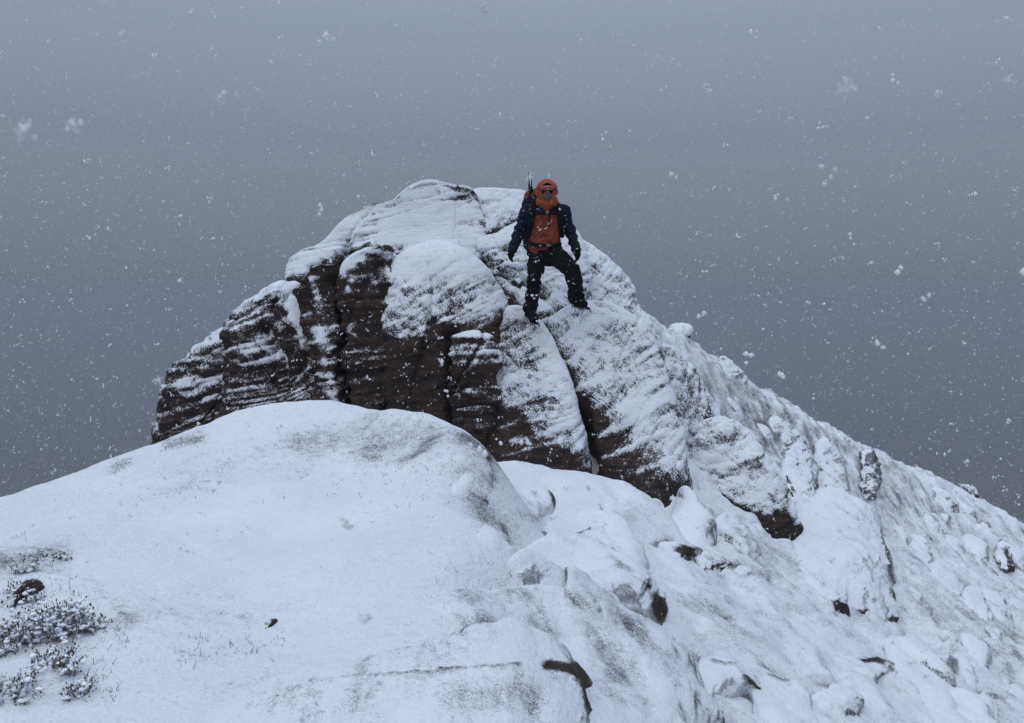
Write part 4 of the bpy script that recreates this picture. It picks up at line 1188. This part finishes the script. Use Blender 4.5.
# ------------------------------------------------------------------ falling snow
rs = np.random.RandomState(77)
NF = 95000
q = np.stack([rs.uniform(-11, 13, NF * 3), rs.uniform(0.3, 19, NF * 3), rs.uniform(-7.5, 5.4, NF * 3)], -1)
ok = (np.linalg.norm(q, axis=1) > 0.55) & (q[:, 2] > base_q(q[:, 0], q[:, 1]) + 0.05)
ok &= (np.abs(q[:, 0]) < q[:, 1] * 0.95 + 1.5) & (q[:, 2] < q[:, 1] * 0.62 + 1.0)
q = q[ok][:NF]
nf = len(q)
size = np.clip(np.exp(rs.normal(math.log(0.0068), 0.50, nf)), 0.003, 0.028) * 0.5
size = np.where(np.linalg.norm(q, axis=1) < 2.0, np.minimum(size, 0.0085), size)
mdir = rs.normal(size=(nf, 3)); mdir[:, 2] *= 0.6; mdir /= np.linalg.norm(mdir, axis=1)[:, None]
cs_, ss_ = [], []
nn = 34
yn = rs.uniform(0.42, 1.3, nn)
qn = np.stack([rs.uniform(-0.62, 0.62, nn) * yn, yn, rs.uniform(-0.52, 0.40, nn) * yn], -1)
for k in range(16):
    sn = rs.uniform(0.0008, 0.0021, nn)
    cs_.append(qn + rs.normal(size=(nn, 3)) * 0.0019); ss_.append(sn[:, None] * rs.uniform(0.5, 1.2, (nn, 3)))
for k in range(3):
    off = rs.normal(size=(nf, 3)) * size[:, None] * (0 if k == 0 else 0.9)
    cs_.append(q + off + mdir * size[:, None] * (k - 1) * 0.9)
    ss_.append(size[:, None] * rs.uniform(0.5, 1.0, (nf, 3)) * (1.0 if k == 0 else 0.75))
OCT_V = np.array([[1, 0, 0], [-1, 0, 0], [0, 1, 0], [0, -1, 0], [0, 0, 1], [0, 0, -1]], float)
OCT_F = np.array([[0, 2, 4], [2, 1, 4], [1, 3, 4], [3, 0, 4], [2, 0, 5], [1, 2, 5], [3, 1, 5], [0, 3, 5]])
v, f = blobs(np.concatenate(cs_), np.concatenate(ss_), rs, (OCT_V, OCT_F), 0.35)
mf = bpy.data.materials.new('snowflake')
mf.use_nodes = True
t = mf.node_tree; t.nodes.clear()
o1 = N(t, 'ShaderNodeOutputMaterial'); di = N(t, 'ShaderNodeBsdfDiffuse', i_Color=(0.94, 0.95, 0.96, 1)); tl = N(t, 'ShaderNodeBsdfTranslucent', i_Color=(0.94, 0.95, 0.96, 1))
ms = N(t, 'ShaderNodeMixShader', i_0=0.35); L(t, di.outputs[0], ms.inputs[1]); L(t, tl.outputs[0], ms.inputs[2]); L(t, ms.outputs[0], o1.inputs[0])
o = mesh_obj('falling_snow', v, f, mf)
tag(o, 'snowflakes of all sizes drifting through the air', 'snow', kind='stuff')

# ------------------------------------------------------------------ haze
hz = bpy.data.materials.new('haze')
hz.use_nodes = True
t = hz.node_tree; t.nodes.clear()
o1 = N(t, 'ShaderNodeOutputMaterial'); pv = N(t, 'ShaderNodeVolumePrincipled')
pv.inputs['Color'].default_value = (0.435, 0.462, 0.512, 1); pv.inputs['Density'].default_value = 0.0012
L(t, pv.outputs[0], o1.inputs['Volume'])
bm = bmesh.new(); bmesh.ops.create_cube(bm, size=1.0)
me = bpy.data.meshes.new('haze'); bm.to_mesh(me); bm.free(); me.materials.append(hz)
o = bpy.data.objects.new('haze', me); COL.objects.link(o)
zlo = float(GH.min()) - 1.0; zhi = 9.0
xx = max(abs(xs[0]), xs[-1], abs(ys[0]), ys[-1]) + 5
o.scale = (2 * xx, 2 * xx, zhi - zlo); o.location = (0, 0, (zhi + zlo) / 2)
tag(o, 'grey snow cloud and haze filling the air', 'haze', kind='stuff')
